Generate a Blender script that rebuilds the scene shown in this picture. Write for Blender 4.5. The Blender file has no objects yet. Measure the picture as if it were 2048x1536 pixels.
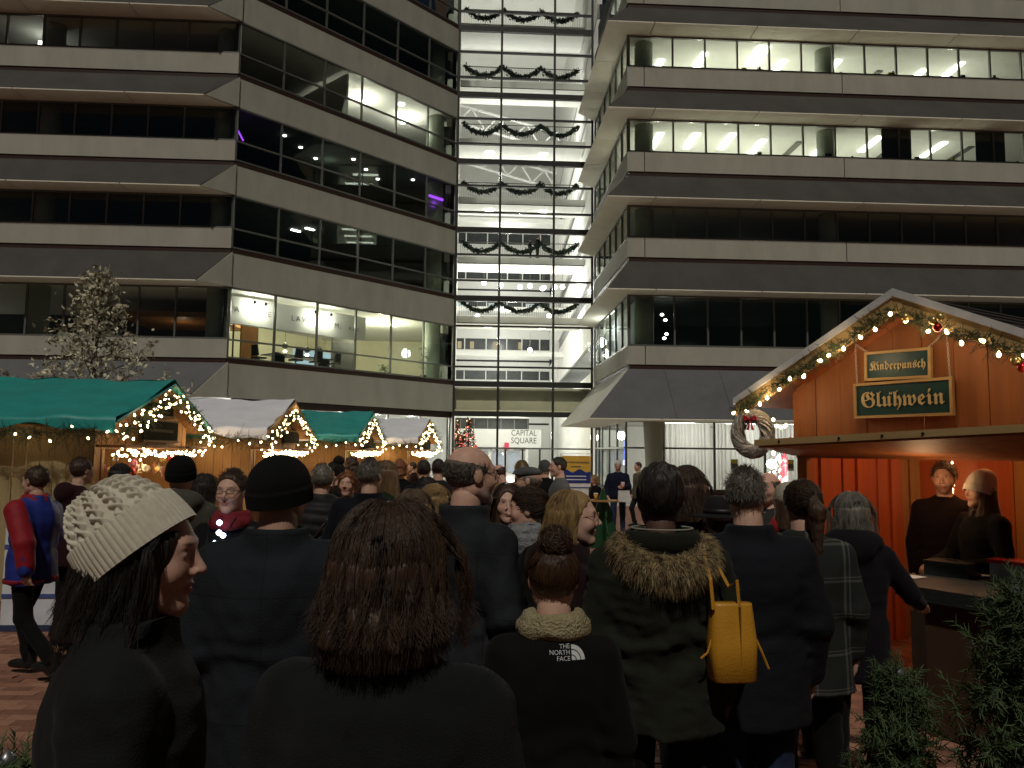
import bpy, math, random, sys
import numpy as np
from mathutils import Matrix, Vector
from mathutils.bvhtree import BVHTree
R = math.radians
PI = math.pi
SC = bpy.context.scene
COL = SC.collection
rng = np.random.default_rng(7)
random.seed(7)

# ------------------------------------------------------------------ camera
FPX, PITCH, ROLL, CZ = 1580.0, R(4.95), R(.6), 1.8
cam_data = bpy.data.cameras.new('camera')
cam = bpy.data.objects.new('camera', cam_data)
COL.objects.link(cam)
cam.matrix_world = Matrix.Translation((0, 0, CZ)) @ Matrix.Rotation(PI/2 + PITCH, 4, 'X') @ Matrix.Rotation(ROLL, 4, 'Z')
cam_data.sensor_width = 36
cam_data.lens = FPX/2048*36
cam_data.clip_start = .05
cam_data.clip_end = 500
SC.camera = cam

# ------------------------------------------------------------------ night sky, street light direction, exposure
SUN_EL, SUN_AZ = R(54), R(186)       # azimuth clockwise from +Y: behind the camera, to its left
world = bpy.data.worlds.new('World')
SC.world = world
world.use_nodes = True
wn = world.node_tree
sky = wn.nodes.new('ShaderNodeTexSky')
sky.sky_type = 'NISHITA'
sky.sun_disc = False
sky.sun_elevation = SUN_EL
sky.sun_rotation = SUN_AZ
wn.links.new(sky.outputs[0], wn.nodes['Background'].inputs['Color'])
wn.nodes['Background'].inputs['Strength'].default_value = .004
sun_data = bpy.data.lights.new('sun', 'SUN')
sun_data.energy = 1.65
sun_data.angle = R(2)
sun_data.color = (1, .95, .83)
sun = bpy.data.objects.new('sun', sun_data)
COL.objects.link(sun)
sun.rotation_euler = (PI/2 - SUN_EL, 0, PI - SUN_AZ)
sun.location = (-8, -12, 12)

vs = SC.view_settings
vs.view_transform = 'Standard'
vs.look = 'None'
vs.exposure = 0
vs.gamma = 1
vs.use_curve_mapping = False
cy = SC.cycles
cy.use_denoising = True
cy.denoiser = 'OPENIMAGEDENOISE'
cy.sample_clamp_indirect = 3
cy.sample_clamp_direct = 0
cy.max_bounces = 7
cy.diffuse_bounces = 3
cy.glossy_bounces = 3
cy.transmission_bounces = 6
cy.transparent_max_bounces = 24
cy.caustics_reflective = False
cy.caustics_refractive = False
cy.use_light_tree = True

# ------------------------------------------------------------------ materials
MATS = {}
def pmat(name, c1, c2=None, scale=6, rough=.75, bump=0, bscale=60, stretch=(1, 1, 1), spec=.3, metal=0, emit=None, estr=0, attr=None, sheen=0, detail=4, wave=None, mottle=.5, world=False):
    """procedural material: two colours mixed by noise, noise bump"""
    if name in MATS: return MATS[name]
    m = bpy.data.materials.new(name); m.use_nodes = True
    nt = m.node_tree; b = nt.nodes['Principled BSDF']
    b.inputs['Roughness'].default_value = rough
    b.inputs['Specular IOR Level'].default_value = spec
    b.inputs['Metallic'].default_value = metal
    if sheen:
        b.inputs['Sheen Weight'].default_value = sheen
        b.inputs['Sheen Roughness'].default_value = .5
    co = nt.nodes.new('ShaderNodeTexCoord'); mp = nt.nodes.new('ShaderNodeMapping')
    mp.inputs['Scale'].default_value = stretch
    if world: co = nt.nodes.new('ShaderNodeNewGeometry')
    nt.links.new(co.outputs['Position' if world else 'Object'], mp.inputs['Vector'])
    if c2 is None: c2 = tuple(v*.78 for v in c1)
    n = nt.nodes.new('ShaderNodeTexNoise'); n.inputs['Scale'].default_value = scale; n.inputs['Detail'].default_value = detail
    n.inputs['Roughness'].default_value = .6
    nt.links.new(mp.outputs[0], n.inputs['Vector'])
    cr = nt.nodes.new('ShaderNodeValToRGB')
    cr.color_ramp.elements[0].position = .5-mottle*.4; cr.color_ramp.elements[1].position = .5+mottle*.4
    cr.color_ramp.elements[0].color = (*c2, 1); cr.color_ramp.elements[1].color = (*c1, 1)
    nt.links.new(n.outputs['Fac'], cr.inputs['Fac'])
    out = cr.outputs[0]
    if attr:
        a = nt.nodes.new('ShaderNodeAttribute'); a.attribute_name = attr
        mx = nt.nodes.new('ShaderNodeMix'); mx.data_type = 'RGBA'; mx.blend_type = 'MULTIPLY'; mx.inputs[0].default_value = 1
        nt.links.new(out, mx.inputs[6]); nt.links.new(a.outputs['Color'], mx.inputs[7]); out = mx.outputs[2]
    nt.links.new(out, b.inputs['Base Color'])
    if bump:
        bn = nt.nodes.new('ShaderNodeTexNoise'); bn.inputs['Scale'].default_value = bscale; bn.inputs['Detail'].default_value = 3
        nt.links.new(mp.outputs[0], bn.inputs['Vector'])
        bp = nt.nodes.new('ShaderNodeBump'); bp.inputs['Strength'].default_value = bump; bp.inputs['Distance'].default_value = .02
        nt.links.new(bn.outputs['Fac'], bp.inputs['Height']); nt.links.new(bp.outputs[0], b.inputs['Normal'])
    if emit:
        b.inputs['Emission Color'].default_value = (*emit, 1); b.inputs['Emission Strength'].default_value = estr
    MATS[name] = m
    return m

def emat(name, col, strength, sampling='AUTO'):
    if name in MATS: return MATS[name]
    m = bpy.data.materials.new(name); m.use_nodes = True; nt = m.node_tree
    nt.nodes.remove(nt.nodes['Principled BSDF'])
    e = nt.nodes.new('ShaderNodeEmission'); e.inputs[0].default_value = (*col, 1); e.inputs[1].default_value = strength
    nt.links.new(e.outputs[0], nt.nodes['Material Output'].inputs[0])
    m.cycles.emission_sampling = sampling
    MATS[name] = m
    return m

def glassmat(name, tint, refl=1.0, rough=.01):
    """thin window glass: tinted see-through sheet with a Fresnel mirror"""
    if name in MATS: return MATS[name]
    m = bpy.data.materials.new(name); m.use_nodes = True; nt = m.node_tree
    nt.nodes.remove(nt.nodes['Principled BSDF'])
    t = nt.nodes.new('ShaderNodeBsdfTransparent'); t.inputs[0].default_value = (*tint, 1)
    g = nt.nodes.new('ShaderNodeBsdfGlossy'); g.inputs['Roughness'].default_value = rough; g.inputs[0].default_value = (.9*refl, .95*refl, .93*refl, 1)
    f = nt.nodes.new('ShaderNodeFresnel')
    ge = nt.nodes.new('ShaderNodeNewGeometry'); io = nt.nodes.new('ShaderNodeMix'); io.data_type = 'FLOAT'      # same reflectance leaving the sheet as entering it
    io.inputs[2].default_value = 1.45; io.inputs[3].default_value = 1/1.45
    nt.links.new(ge.outputs['Backfacing'], io.inputs[0]); nt.links.new(io.outputs[0], f.inputs[0])
    x = nt.nodes.new('ShaderNodeMixShader')
    nt.links.new(f.outputs[0], x.inputs[0]); nt.links.new(t.outputs[0], x.inputs[1]); nt.links.new(g.outputs[0], x.inputs[2])
    nt.links.new(x.outputs[0], nt.nodes['Material Output'].inputs[0])
    MATS[name] = m
    return m

# ------------------------------------------------------------------ objects
def link(o, parent=None):
    COL.objects.link(o)
    if parent is not None: o.parent = parent
    return o

def tag(o, label=None, cat=None, group=None, kind=None):
    if label: o['label'] = label
    if cat: o['category'] = cat
    if group: o['group'] = group
    if kind: o['kind'] = kind
    return o

def thing(name, label, cat, loc=(0, 0, 0), rotz=0, group=None):
    o = link(bpy.data.objects.new(name, None)); o.empty_display_size = .1
    o.location = loc; o.rotation_euler = (0, 0, rotz)
    return tag(o, label, cat, group)

def inst(name, me, parent=None, loc=(0, 0, 0), rot=(0, 0, 0), scale=(1, 1, 1)):
    o = bpy.data.objects.new(name, me); link(o, parent)
    o.location = loc; o.rotation_euler = rot; o.scale = scale
    return o

def mesh_np(name, V, Fc, mats, smooth=False, fmat=None):
    me = bpy.data.meshes.new(name)
    V = np.asarray(V, np.float32); n = len(V)
    me.vertices.add(n); me.vertices.foreach_set('co', V.ravel())
    if isinstance(Fc, np.ndarray):
        k = Fc.shape[1]; nf = len(Fc)
        me.loops.add(nf*k); me.polygons.add(nf)
        me.loops.foreach_set('vertex_index', Fc.astype(np.int32).ravel())
        me.polygons.foreach_set('loop_start', np.arange(0, nf*k, k, dtype=np.int32))
    else:
        nf = len(Fc); tot = sum(len(f) for f in Fc)
        me.loops.add(tot); me.polygons.add(nf)
        me.loops.foreach_set('vertex_index', np.fromiter((i for f in Fc for i in f), np.int32, tot))
        st = np.zeros(nf, np.int32); st[1:] = np.cumsum([len(f) for f in Fc])[:-1]
        me.polygons.foreach_set('loop_start', st)
    if fmat is not None: me.polygons.foreach_set('material_index', np.asarray(fmat, np.int32))
    me.polygons.foreach_set('use_smooth', np.full(nf, bool(smooth)))
    me.update(calc_edges=True)
    for m in (mats if isinstance(mats, (list, tuple)) else [mats]): me.materials.append(m)
    return me

class MB:
    """mesh collector"""
    def __init__(s): s.v = []; s.f = []; s.m = []; s.cur = 0
    def add(s, vs, fs):
        b = len(s.v); s.v.extend([tuple(map(float, q)) for q in vs]); s.f.extend([tuple(b+i for i in f) for f in fs]); s.m.extend([s.cur]*len(fs)); return s
    def box(s, x0, x1, y0, y1, z0, z1):
        v = [(x, y, z) for x in (x0, x1) for y in (y0, y1) for z in (z0, z1)]
        return s.add(v, [(0, 1, 3, 2), (4, 6, 7, 5), (0, 4, 5, 1), (2, 3, 7, 6), (0, 2, 6, 4), (1, 5, 7, 3)])
    def prism(s, poly, off):
        """polygon (3-D points) extruded by the vector off"""
        n = len(poly); p = [Vector(q) for q in poly]; o = Vector(off)
        return s.add(p + [q+o for q in p], [tuple(range(n-1, -1, -1)), tuple(range(n, 2*n))] + [(i, (i+1) % n, n+(i+1) % n, n+i) for i in range(n)])
    def quad(s, a, b, c, d): return s.add([a, b, c, d], [(0, 1, 2, 3)])
    def bar(s, a, b, w, h, up=(0, 0, 1)):
        a = Vector(a); b = Vector(b); d = (b-a).normalized(); u = Vector(up)
        x = d.cross(u).normalized()*w/2; y = x.cross(d).normalized()*h/2
        v = [a-x-y, a+x-y, a+x+y, a-x+y, b-x-y, b+x-y, b+x+y, b-x+y]
        return s.add(v, [(3, 2, 1, 0), (4, 5, 6, 7), (0, 1, 5, 4), (1, 2, 6, 5), (2, 3, 7, 6), (3, 0, 4, 7)])
    def tube(s, path, rad, n=8, cap=True):
        P = [Vector(p) for p in path]; k = len(P); rr = rad if isinstance(rad, (list, tuple)) else [rad]*k
        up = Vector((0, 0, 1)); vs = []
        for i in range(k):
            d = (P[min(i+1, k-1)]-P[max(i-1, 0)]).normalized()
            x = d.cross(up if abs(d.z) < .95 else Vector((1, 0, 0))).normalized(); y = x.cross(d)
            vs += [P[i]+(x*math.cos(2*PI*j/n)+y*math.sin(2*PI*j/n))*rr[i] for j in range(n)]
        fs = [(i*n+j, i*n+(j+1) % n, (i+1)*n+(j+1) % n, (i+1)*n+j) for i in range(k-1) for j in range(n)]
        if cap: fs += [tuple(range(n-1, -1, -1)), tuple((k-1)*n+j for j in range(n))]
        return s.add(vs, fs)
    def lathe(s, prof, n=16, c=(0, 0, 0)):
        vs = []; k = len(prof)
        for r, z in prof: vs += [(c[0]+r*math.cos(2*PI*j/n), c[1]+r*math.sin(2*PI*j/n), c[2]+z) for j in range(n)]
        fs = [(i*n+j, i*n+(j+1) % n, (i+1)*n+(j+1) % n, (i+1)*n+j) for i in range(k-1) for j in range(n)]
        fs += [tuple(range(n-1, -1, -1)), tuple((k-1)*n+j for j in range(n))]
        return s.add(vs, fs)
    def mesh(s, name, mats, smooth=False): return mesh_np(name, s.v, s.f, mats, smooth, s.m)
    def build(s, name, mats, parent=None, smooth=False, **k): return inst(name, s.mesh(name, mats, smooth), parent, **k)

def boxobj(name, parent, mat_, x0, x1, y0, y1, z0, z1): return MB().box(x0, x1, y0, y1, z0, z1).build(name, mat_, parent)
UNIT = {}
def unitbox(name, mat_, parent, c, size, rot=(0, 0, 0)):
    """box part sharing one mesh for each material"""
    k = mat_.name
    if k not in UNIT: UNIT[k] = MB().box(-.5, .5, -.5, .5, -.5, .5).mesh('box_'+k, mat_)
    return inst(name, UNIT[k], parent, c, rot, size)

def text_mesh(txt, size=1, depth=.0, align='CENTER', spacing=1):
    cu = bpy.data.curves.new('lettering', 'FONT'); cu.body = txt; cu.size = size; cu.align_x = align; cu.align_y = 'CENTER'
    cu.extrude = depth; cu.space_character = spacing; cu.resolution_u = 3
    o = bpy.data.objects.new('lettering', cu); COL.objects.link(o)
    dg = bpy.context.evaluated_depsgraph_get()
    me = bpy.data.meshes.new_from_object(o.evaluated_get(dg))
    COL.objects.unlink(o); bpy.data.objects.remove(o); bpy.data.curves.remove(cu)
    return me

def lettering(txt, size, mat_, parent, loc, rot=(PI/2, 0, 0), depth=.004, align='CENTER', spacing=1, name='lettering', width=None):
    """upright text facing local -Y"""
    me = text_mesh(txt, size, depth, align, spacing)
    me.materials.clear(); me.materials.append(mat_)
    o = inst(name, me, parent, loc, rot)
    if width:
        xs = [v.co.x for v in me.vertices]; k = width/max(1e-6, max(xs)-min(xs)); o.scale = (k, 1, 1)
    return o

def lamp(kind, parent, loc, energy, col=(1, .8, .55), radius=.1, rot=None, size=None, spot=None, name='lamp_light'):
    d = bpy.data.lights.new(name, kind); d.energy = energy; d.color = col
    if kind == 'AREA':
        d.shape = 'RECTANGLE'; d.size, d.size_y = size
    else: d.shadow_soft_size = radius
    o = bpy.data.objects.new(name, d); link(o, parent); o.location = loc
    if rot: o.rotation_euler = rot
    return o

# ------------------------------------------------------------------ photograph -> place
_M = np.array(cam.matrix_world.to_3x3()); _C = np.array([0, 0, CZ])
def ray(px, py): return _M @ np.array([(px-1024)/FPX, (768-py)/FPX, -1])
def at(px, py, Y): r = ray(px, py); return _C + r*Y/r[1]
def atz(px, py, Z): r = ray(px, py); return _C + r*(Z-CZ)/r[2]
# ------------------------------------------------------------------ smooth solid modelling: distance fields meshed by surface nets
def grid(lo, hi, h):
    lo = np.array(lo, float); hi = np.array(hi, float); n = np.ceil((hi-lo)/h).astype(int)+1
    ax = [lo[i]+np.arange(n[i])*h for i in range(3)]
    X, Y, Z = np.meshgrid(*ax, indexing='ij')
    return np.stack([X, Y, Z], -1).astype(np.float32), lo, h

def nets(Fv, lo, h):
    S = Fv < 0
    c = np.zeros(np.array(S.shape)-1, np.int8)
    for i in (0, 1):
        for j in (0, 1):
            for k in (0, 1): c += S[i:S.shape[0]-1+i, j:S.shape[1]-1+j, k:S.shape[2]-1+k]
    act = (c > 0) & (c < 8)
    idx = np.argwhere(act); n = len(idx)
    ids = np.full(act.shape, -1, np.int32); ids[act] = np.arange(n)
    acc = np.zeros((n, 3)); cnt = np.zeros(n)
    I, J, K = idx.T
    for ax in range(3):
        o1, o2 = [a for a in range(3) if a != ax]
        for a in (0, 1):
            for b in (0, 1):
                p0 = [I, J, K]; p0[o1] = p0[o1]+a; p0[o2] = p0[o2]+b
                p1 = list(p0); p1[ax] = p1[ax]+1
                f0 = Fv[tuple(p0)]; f1 = Fv[tuple(p1)]
                m = (f0 < 0) != (f1 < 0)
                t = np.where(m, f0/np.where(m, f0-f1, 1), 0)
                q = np.stack(p0, -1).astype(float); q[:, ax] += t
                acc[m] += q[m]; cnt[m] += 1
    V = lo + (acc/np.maximum(cnt, 1)[:, None])*h
    quads = []
    for ax in range(3):
        o1, o2 = [(1, 2), (2, 0), (0, 1)][ax]
        sl0 = [slice(None)]*3; sl1 = [slice(None)]*3
        sl0[ax] = slice(0, -1); sl1[ax] = slice(1, None)
        A = S[tuple(sl0)]; B = S[tuple(sl1)]
        e = np.argwhere(A != B)
        ok = (e[:, o1] > 0) & (e[:, o2] > 0) & (e[:, o1] < S.shape[o1]-1) & (e[:, o2] < S.shape[o2]-1)
        e = e[ok]
        if not len(e): continue
        flip = A[tuple(e.T)]
        q = []
        for d1, d2 in ((-1, -1), (0, -1), (0, 0), (-1, 0)):
            t = e.copy(); t[:, o1] += d1; t[:, o2] += d2; q.append(ids[tuple(t.T)])
        q = np.stack(q, -1); q[~flip] = q[~flip][:, ::-1]
        quads.append(q)
    return V, (np.concatenate(quads) if quads else np.zeros((0, 4), int))

def smin(a, b, k):
    if k <= 0: return np.minimum(a, b)
    hh = np.clip(.5+.5*(b-a)/k, 0, 1)
    return b*(1-hh)+a*hh-k*hh*(1-hh)
def smax(a, b, k): return -smin(-a, -b, k)
def cap(P, a, b, ra, rb=None):
    rb = ra if rb is None else rb
    a = np.array(a, np.float32); b = np.array(b, np.float32); d = b-a
    t = np.clip(((P-a)@d)/max(1e-9, float(d@d)), 0, 1)
    return np.linalg.norm(P-a-t[..., None]*d, axis=-1)-(ra+(rb-ra)*t)
def ell(P, c, r):
    q = (P-np.array(c, np.float32))/np.array(r, np.float32)
    k = np.linalg.norm(q, axis=-1); return (k-1)*min(r)
def profile(P, prof, rnd=.02, dent=0):
    """stack of elliptical sections: (z, half width, half depth, centre y)"""
    p = np.array(prof, float); z = P[..., 2]
    a = np.interp(z, p[:, 0], p[:, 1]); b = np.interp(z, p[:, 0], p[:, 2]); c = np.interp(z, p[:, 0], p[:, 3])
    q = np.sqrt((P[..., 0]/a)**2+((P[..., 1]-c)/b)**2)
    d = (q-1)*np.minimum(a, b)
    return smax(smax(d, p[0, 0]-z, rnd), z-p[-1, 0], rnd)
def wob(P, sc, seed=0, st=(1, 1, 1)):
    """cheap smooth noise from sines"""
    r = np.random.default_rng(seed); o = 0
    Q = P*np.array(st, np.float32)*sc
    for i in range(5):
        d = r.normal(size=3); d /= np.linalg.norm(d)
        o = o+np.sin((Q@d.astype(np.float32))*(1+.45*i)*6.28+r.uniform(0, 6.28))/(1+.5*i)
    return o/2.6
def rotz(P, a):
    c, s = math.cos(a), math.sin(a); M = np.array([[c, -s, 0], [s, c, 0], [0, 0, 1]], np.float32); return P@M.T
def rotx(P, a):
    c, s = math.cos(a), math.sin(a); M = np.array([[1, 0, 0], [0, c, -s], [0, s, c]], np.float32); return P@M.T
def roty(P, a):
    c, s = math.cos(a), math.sin(a); M = np.array([[c, 0, s], [0, 1, 0], [-s, 0, c]], np.float32); return P@M.T

class Strands:
    """thin tapering tubes (hair, fur, needles, twigs) gathered into one mesh"""
    def __init__(s): s.V = []; s.F = []; s.n = 0
    def add(s, paths, rad, sides=3, taper=.25):
        """paths: array (N, K, 3)"""
        P = np.asarray(paths, np.float32); N, K, _ = P.shape
        T = np.empty_like(P); T[:, 1:-1] = P[:, 2:]-P[:, :-2]; T[:, 0] = P[:, 1]-P[:, 0]; T[:, -1] = P[:, -1]-P[:, -2]
        T /= np.linalg.norm(T, axis=-1, keepdims=True)+1e-9
        up = np.where(np.abs(T[..., 2:]) > .9, np.array([1, 0, 0], np.float32), np.array([0, 0, 1], np.float32))
        X = np.cross(T, up); X /= np.linalg.norm(X, axis=-1, keepdims=True)+1e-9
        Yv = np.cross(X, T)
        w = np.linspace(1, taper, K)[None, :, None]*np.asarray(rad, np.float32).reshape(-1, 1, 1)
        ang = [2*PI*j/sides for j in range(sides)]
        V = np.stack([P+(X*math.cos(a)+Yv*math.sin(a))*w for a in ang], 2)      # N,K,S,3
        base = s.n+(np.arange(N)*K*sides)[:, None, None]+(np.arange(K-1)*sides)[None, :, None]+np.arange(sides)[None, None, :]
        nx = s.n+(np.arange(N)*K*sides)[:, None, None]+(np.arange(K-1)*sides)[None, :, None]+((np.arange(sides)+1) % sides)[None, None, :]
        Fq = np.stack([base, nx, nx+sides, base+sides], -1).reshape(-1, 4)
        s.V.append(V.reshape(-1, 3)); s.F.append(Fq); s.n += N*K*sides
        return s
    def mesh(s, name, mat_): return mesh_np(name, np.concatenate(s.V), np.concatenate(s.F), mat_, True)
    def arrays(s): return np.concatenate(s.V), np.concatenate(s.F)
# ------------------------------------------------------------------ materials of the place
M_CONC = pmat('precast_panel', (.395, .385, .33), (.325, .315, .268), 1.3, .85, .08, 20, (1, 1, .3), world=True, detail=8)
M_SOFF = pmat('brightened_soffit', (.85, .81, .7), (.76, .72, .6), 1.2, .85, .05, 20, world=True)  # tone raised to stand in for light reaching the soffits from below
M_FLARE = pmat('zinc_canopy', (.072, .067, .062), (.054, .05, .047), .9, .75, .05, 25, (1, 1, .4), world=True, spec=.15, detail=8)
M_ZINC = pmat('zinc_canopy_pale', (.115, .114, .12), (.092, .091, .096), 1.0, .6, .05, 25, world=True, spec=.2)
M_BROWN = pmat('brown_band', (.045, .022, .016), (.03, .015, .011), 5, .5)
M_ALU = pmat('aluminium_frame', (.2, .2, .18), (.15, .15, .14), 8, .4, metal=.5)
M_DARKM = pmat('dark_beam', (.03, .03, .028), (.022, .022, .02), 5, .5)
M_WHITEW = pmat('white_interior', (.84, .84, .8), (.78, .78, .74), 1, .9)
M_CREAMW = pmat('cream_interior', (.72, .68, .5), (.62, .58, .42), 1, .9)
M_DARKW = pmat('unlit_interior', (.06, .068, .056), (.035, .042, .035), 1, .9)  # darkness of unlit rooms put into the base colour
M_CARPET = pmat('carpet', (.12, .11, .1), None, 20, .95)
M_COLUMN = pmat('interior_column', (.4, .45, .38), (.33, .38, .32), 2, .8)
M_WOODP = pmat('wood_panel_interior', (.4, .19, .06), (.3, .13, .04), 6, .5, stretch=(1, 1, .1))
M_BLACK = pmat('black_plastic', (.012, .012, .012), None, 6, .5)
G_WIN = glassmat('office_glass', (.89, .93, .89))
G_CLEAR = glassmat('atrium_glass', (.97, .985, .97), .8)
E_STRIP = emat('light_strip', (1, .97, .88), 8)
E_WARM = emat('warm_lamp', (1, .85, .6), 14)
E_COOL = emat('cool_lamp', (1, .97, .9), 16)
E_PURPLE = emat('purple_tube', (.36, .06, 1), 1.7)
E_EXIT = emat('exit_sign_glow', (1, .03, .04), 2)

HD = [8.78, 12.82, 16.78, 20.70, 24.63, 28.56]
WB = [6.5, 11.35, 15.25, 19.22, 23.12, 27.05]
BT = [5.69, 10.47, 14.36, 18.30, 22.22, 26.15, 30.08]
LH = [4.0] + HD[:-1]
OUT = 1.1
PANES = {}
def pane(parent, mat_, c, size, rz=0, name='window_pane'):
    return unitbox(name, mat_, parent, c, size, (0, 0, rz))

def bar_part(name, parent, mat_, a, b, w, h):
    """straight bar from a to b as a part sharing the unit box"""
    a = Vector(a); b = Vector(b); d = b-a; L = d.length
    o = unitbox(name, mat_, parent, (a+b)/2, (L, w, h))
    if abs(d.z) > L*.9: o.scale = (w, h, L); o.rotation_euler = (0, 0, 0)
    else: o.rotation_euler = (0, 0, math.atan2(d.y, d.x))
    return o

ROT = R(3)
LC = at(470, 350, 33.5); RCn = Vector((5.07, 34.3, 0))
# ================================================================== left office building with its angled wing
bl = thing('office_building', 'beige banded office block with angled dark-windowed wing behind the row of stalls', 'building', (LC[0], LC[1], 0), ROT)
LX = -15.0
def e45(t, off=0): c = math.sqrt(.5); return (t*c+off*c, t*c-off*c)   # along the angled wall, off = outwards
AL = 13.35
def strip_front(parent, x0, x1, first, step, sign, k, glass, rowname='window_pane', out=0):
    """ribbon window on a front: panes, mullions, head and sill rails"""
    zt, zb = HD[k], WB[k]
    xs = [x0]; x = x0+sign*first
    while sign*(x-x1) < 0: xs.append(x); x += sign*step
    xs.append(x1)
    for i in range(len(xs)-1):
        a, b = xs[i], xs[i+1]
        pane(parent, glass, ((a+b)/2, .06, (zt+zb)/2), (abs(b-a)-.07, .02, zt-zb-.16))
    for x in xs: unitbox('mullion', M_ALU, parent, (x, .05, (zt+zb)/2), (.075, .1, zt-zb-.14))
    for z in (zt-.035, zb+.04): unitbox('window_rail', M_ALU, parent, ((x0+x1)/2, .05, z), (abs(x1-x0)+.07, .11, .07))

for k in range(6):
    # front (left of the corner)
    strip_front(bl, 0, LX, 2.27, 1.55, -1, k, G_WIN)
    boxobj('parapet', bl, M_CONC, LX, -.03, -.02, .25, BT[k], WB[k]-.003)
    boxobj('reveal_band', bl, M_BROWN, LX, -.05, .02, .22, BT[k]-.2, BT[k]-.003)
    zt, zb = BT[k]-.2, LH[k]
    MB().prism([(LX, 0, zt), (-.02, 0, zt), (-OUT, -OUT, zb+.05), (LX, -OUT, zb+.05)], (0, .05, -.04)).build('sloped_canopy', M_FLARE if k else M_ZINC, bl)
    xs = [-OUT]+[-4.4-4.6*i for i in range(3)]
    for i in range(len(xs)):
        x1 = xs[i]; x0 = xs[i+1] if i+1 < len(xs) else LX
        p = [(x0+.02, -OUT, zb), (x1-.02, -OUT, zb), (x1-.02+(0 if i else OUT*.95), .12, zb), (x0+.02, .12, zb)]
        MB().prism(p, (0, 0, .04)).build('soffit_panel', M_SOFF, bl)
    MB().prism([(0, 0, zt+.02), (-OUT, -OUT, zb-.01), (0, 0, zb-.01)], (.06, -.06, 0)).build('canopy_cheek', M_CONC, bl)
    # angled wing
    n = 6
    for i in range(n+1):
        x, y = e45(i*AL/n, -.05); unitbox('mullion', M_ALU, bl, (x, y, (HD[k]+BT[k])/2), (.08, .1, HD[k]-BT[k]-.1), (0, 0, PI/4))
    for z in (HD[k]-.035, WB[k], BT[k]+.04):
        x, y = e45(AL/2, -.05); unitbox('window_rail', M_ALU, bl, (x, y, z), (AL, .11, .07), (0, 0, PI/4))
    for i in range(n):
        x, y = e45((i+.5)*AL/n, -.06)
        for (za, zb2) in ((WB[k]+.04, HD[k]-.07), (BT[k]+.08, WB[k]-.04)):
            pane(bl, G_WIN, (x, y, (za+zb2)/2), (AL/n-.09, .02, zb2-za), PI/4)
    a0 = e45(.03); a1 = e45(AL)
    x, y = e45(AL/2+.01, -.11); unitbox('reveal_band', M_BROWN, bl, (x, y, BT[k]-.112), (AL, .2, .215), (0, 0, PI/4))
    x, y = e45(AL/2+.015, -.12); zz0 = LH[k]+.003; zz1 = BT[k]-.223
    unitbox('wall_panel', M_CONC, bl, (x, y, (zz0+zz1)/2), (AL, .25, zz1-zz0), (0, 0, PI/4))
# ground floor of the left building: dark lintel band, shop glazing, pier
x, y = e45(AL/2+.2, -.2); unitbox('lintel_band', M_BROWN, bl, (x, y, 3.83), (AL-.4, .2, .33), (0, 0, PI/4))
for i in range(7):
    x, y = e45(.3+i*(AL-.3)/6, -.3); unitbox('mullion', M_ALU, bl, (x, y, 1.83), (.08, .1, 3.65), (0, 0, PI/4))
for i in range(6):
    x, y = e45(.3+(i+.5)*(AL-.3)/6, -.3); pane(bl, G_CLEAR, (x, y, 1.83), ((AL-.3)/6-.09, .02, 3.6), PI/4, 'shop_window_pane')
boxobj('pier', bl, M_CONC, -1.2, -.3, .5, 1.3, 0, 3.98)
boxobj('shop_front', bl, M_BROWN, LX, -1.25, .9, 1.0, 0, 3.98)
# floors, partitions and rear wall
poly = [(LX, .13), (-.06, .13), (9.28, 9.46), (9.28, 17), (1, 17), (-4, 9), (LX, 9)]
for k in range(6):
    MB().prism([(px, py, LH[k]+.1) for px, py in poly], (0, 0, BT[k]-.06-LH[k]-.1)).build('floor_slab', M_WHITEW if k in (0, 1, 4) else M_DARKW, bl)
    for (t) in ((-.25, .5), ):
        MB().prism([(-.3, .35, BT[k]-.05), (-.2, .35, BT[k]-.05), (-3.9, 9, BT[k]-.05), (-4, 9, BT[k]-.05)], (0, 0, HD[k]+.1-BT[k]+.05)).build('partition_wall', M_DARKW, bl)
MB().prism([(LX, 9, 0), (-4, 9, 0), (-4, 9.1, 0), (LX, 9.1, 0)], (0, 0, 30)).build('rear_wall', M_DARKW, bl)
for k in range(-1, 5):
    z0 = BT[k]-.06 if k >= 0 else 0; z1 = (HD[k] if k >= 0 else 4.0)+.1
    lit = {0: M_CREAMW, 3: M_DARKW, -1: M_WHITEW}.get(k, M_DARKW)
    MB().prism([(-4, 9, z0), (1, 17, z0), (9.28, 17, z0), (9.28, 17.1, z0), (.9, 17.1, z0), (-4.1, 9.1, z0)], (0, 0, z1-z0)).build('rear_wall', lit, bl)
MB().prism([(9.3, 9.6, 0), (9.42, 9.6, 0), (9.42, 17.1, 0), (9.3, 17.1, 0)], (0, 0, 30)).build('side_wall', M_WHITEW, bl)
def column(parent, x, y, z0, z1, r=.45, mat_=None, name='column'):
    return MB().lathe([(r, z0), (r, z1)], 20, (x, y, 0)).build(name, mat_ or M_COLUMN, parent, True)
for k in range(5):
    column(bl, -.9, 1.2, BT[k]-.05, HD[k]+.1)
    column(bl, 8.2, 9.7, BT[k]-.05, HD[k]+.1)
    column(bl, -8.6, 1.2, BT[k]-.05, HD[k]+.1)
# lit ground floor behind the shop glazing
for i in range(5):
    x, y = e45(2.6+i*2.4, -2.2); unitbox('ceiling_light', E_STRIP, bl, (x, y, 3.95), (1.6, .35, .05), (0, 0, PI/4)); lamp('POINT', bl, (x, y, 3.5), 260, (1, .98, .92), .2)
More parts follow.
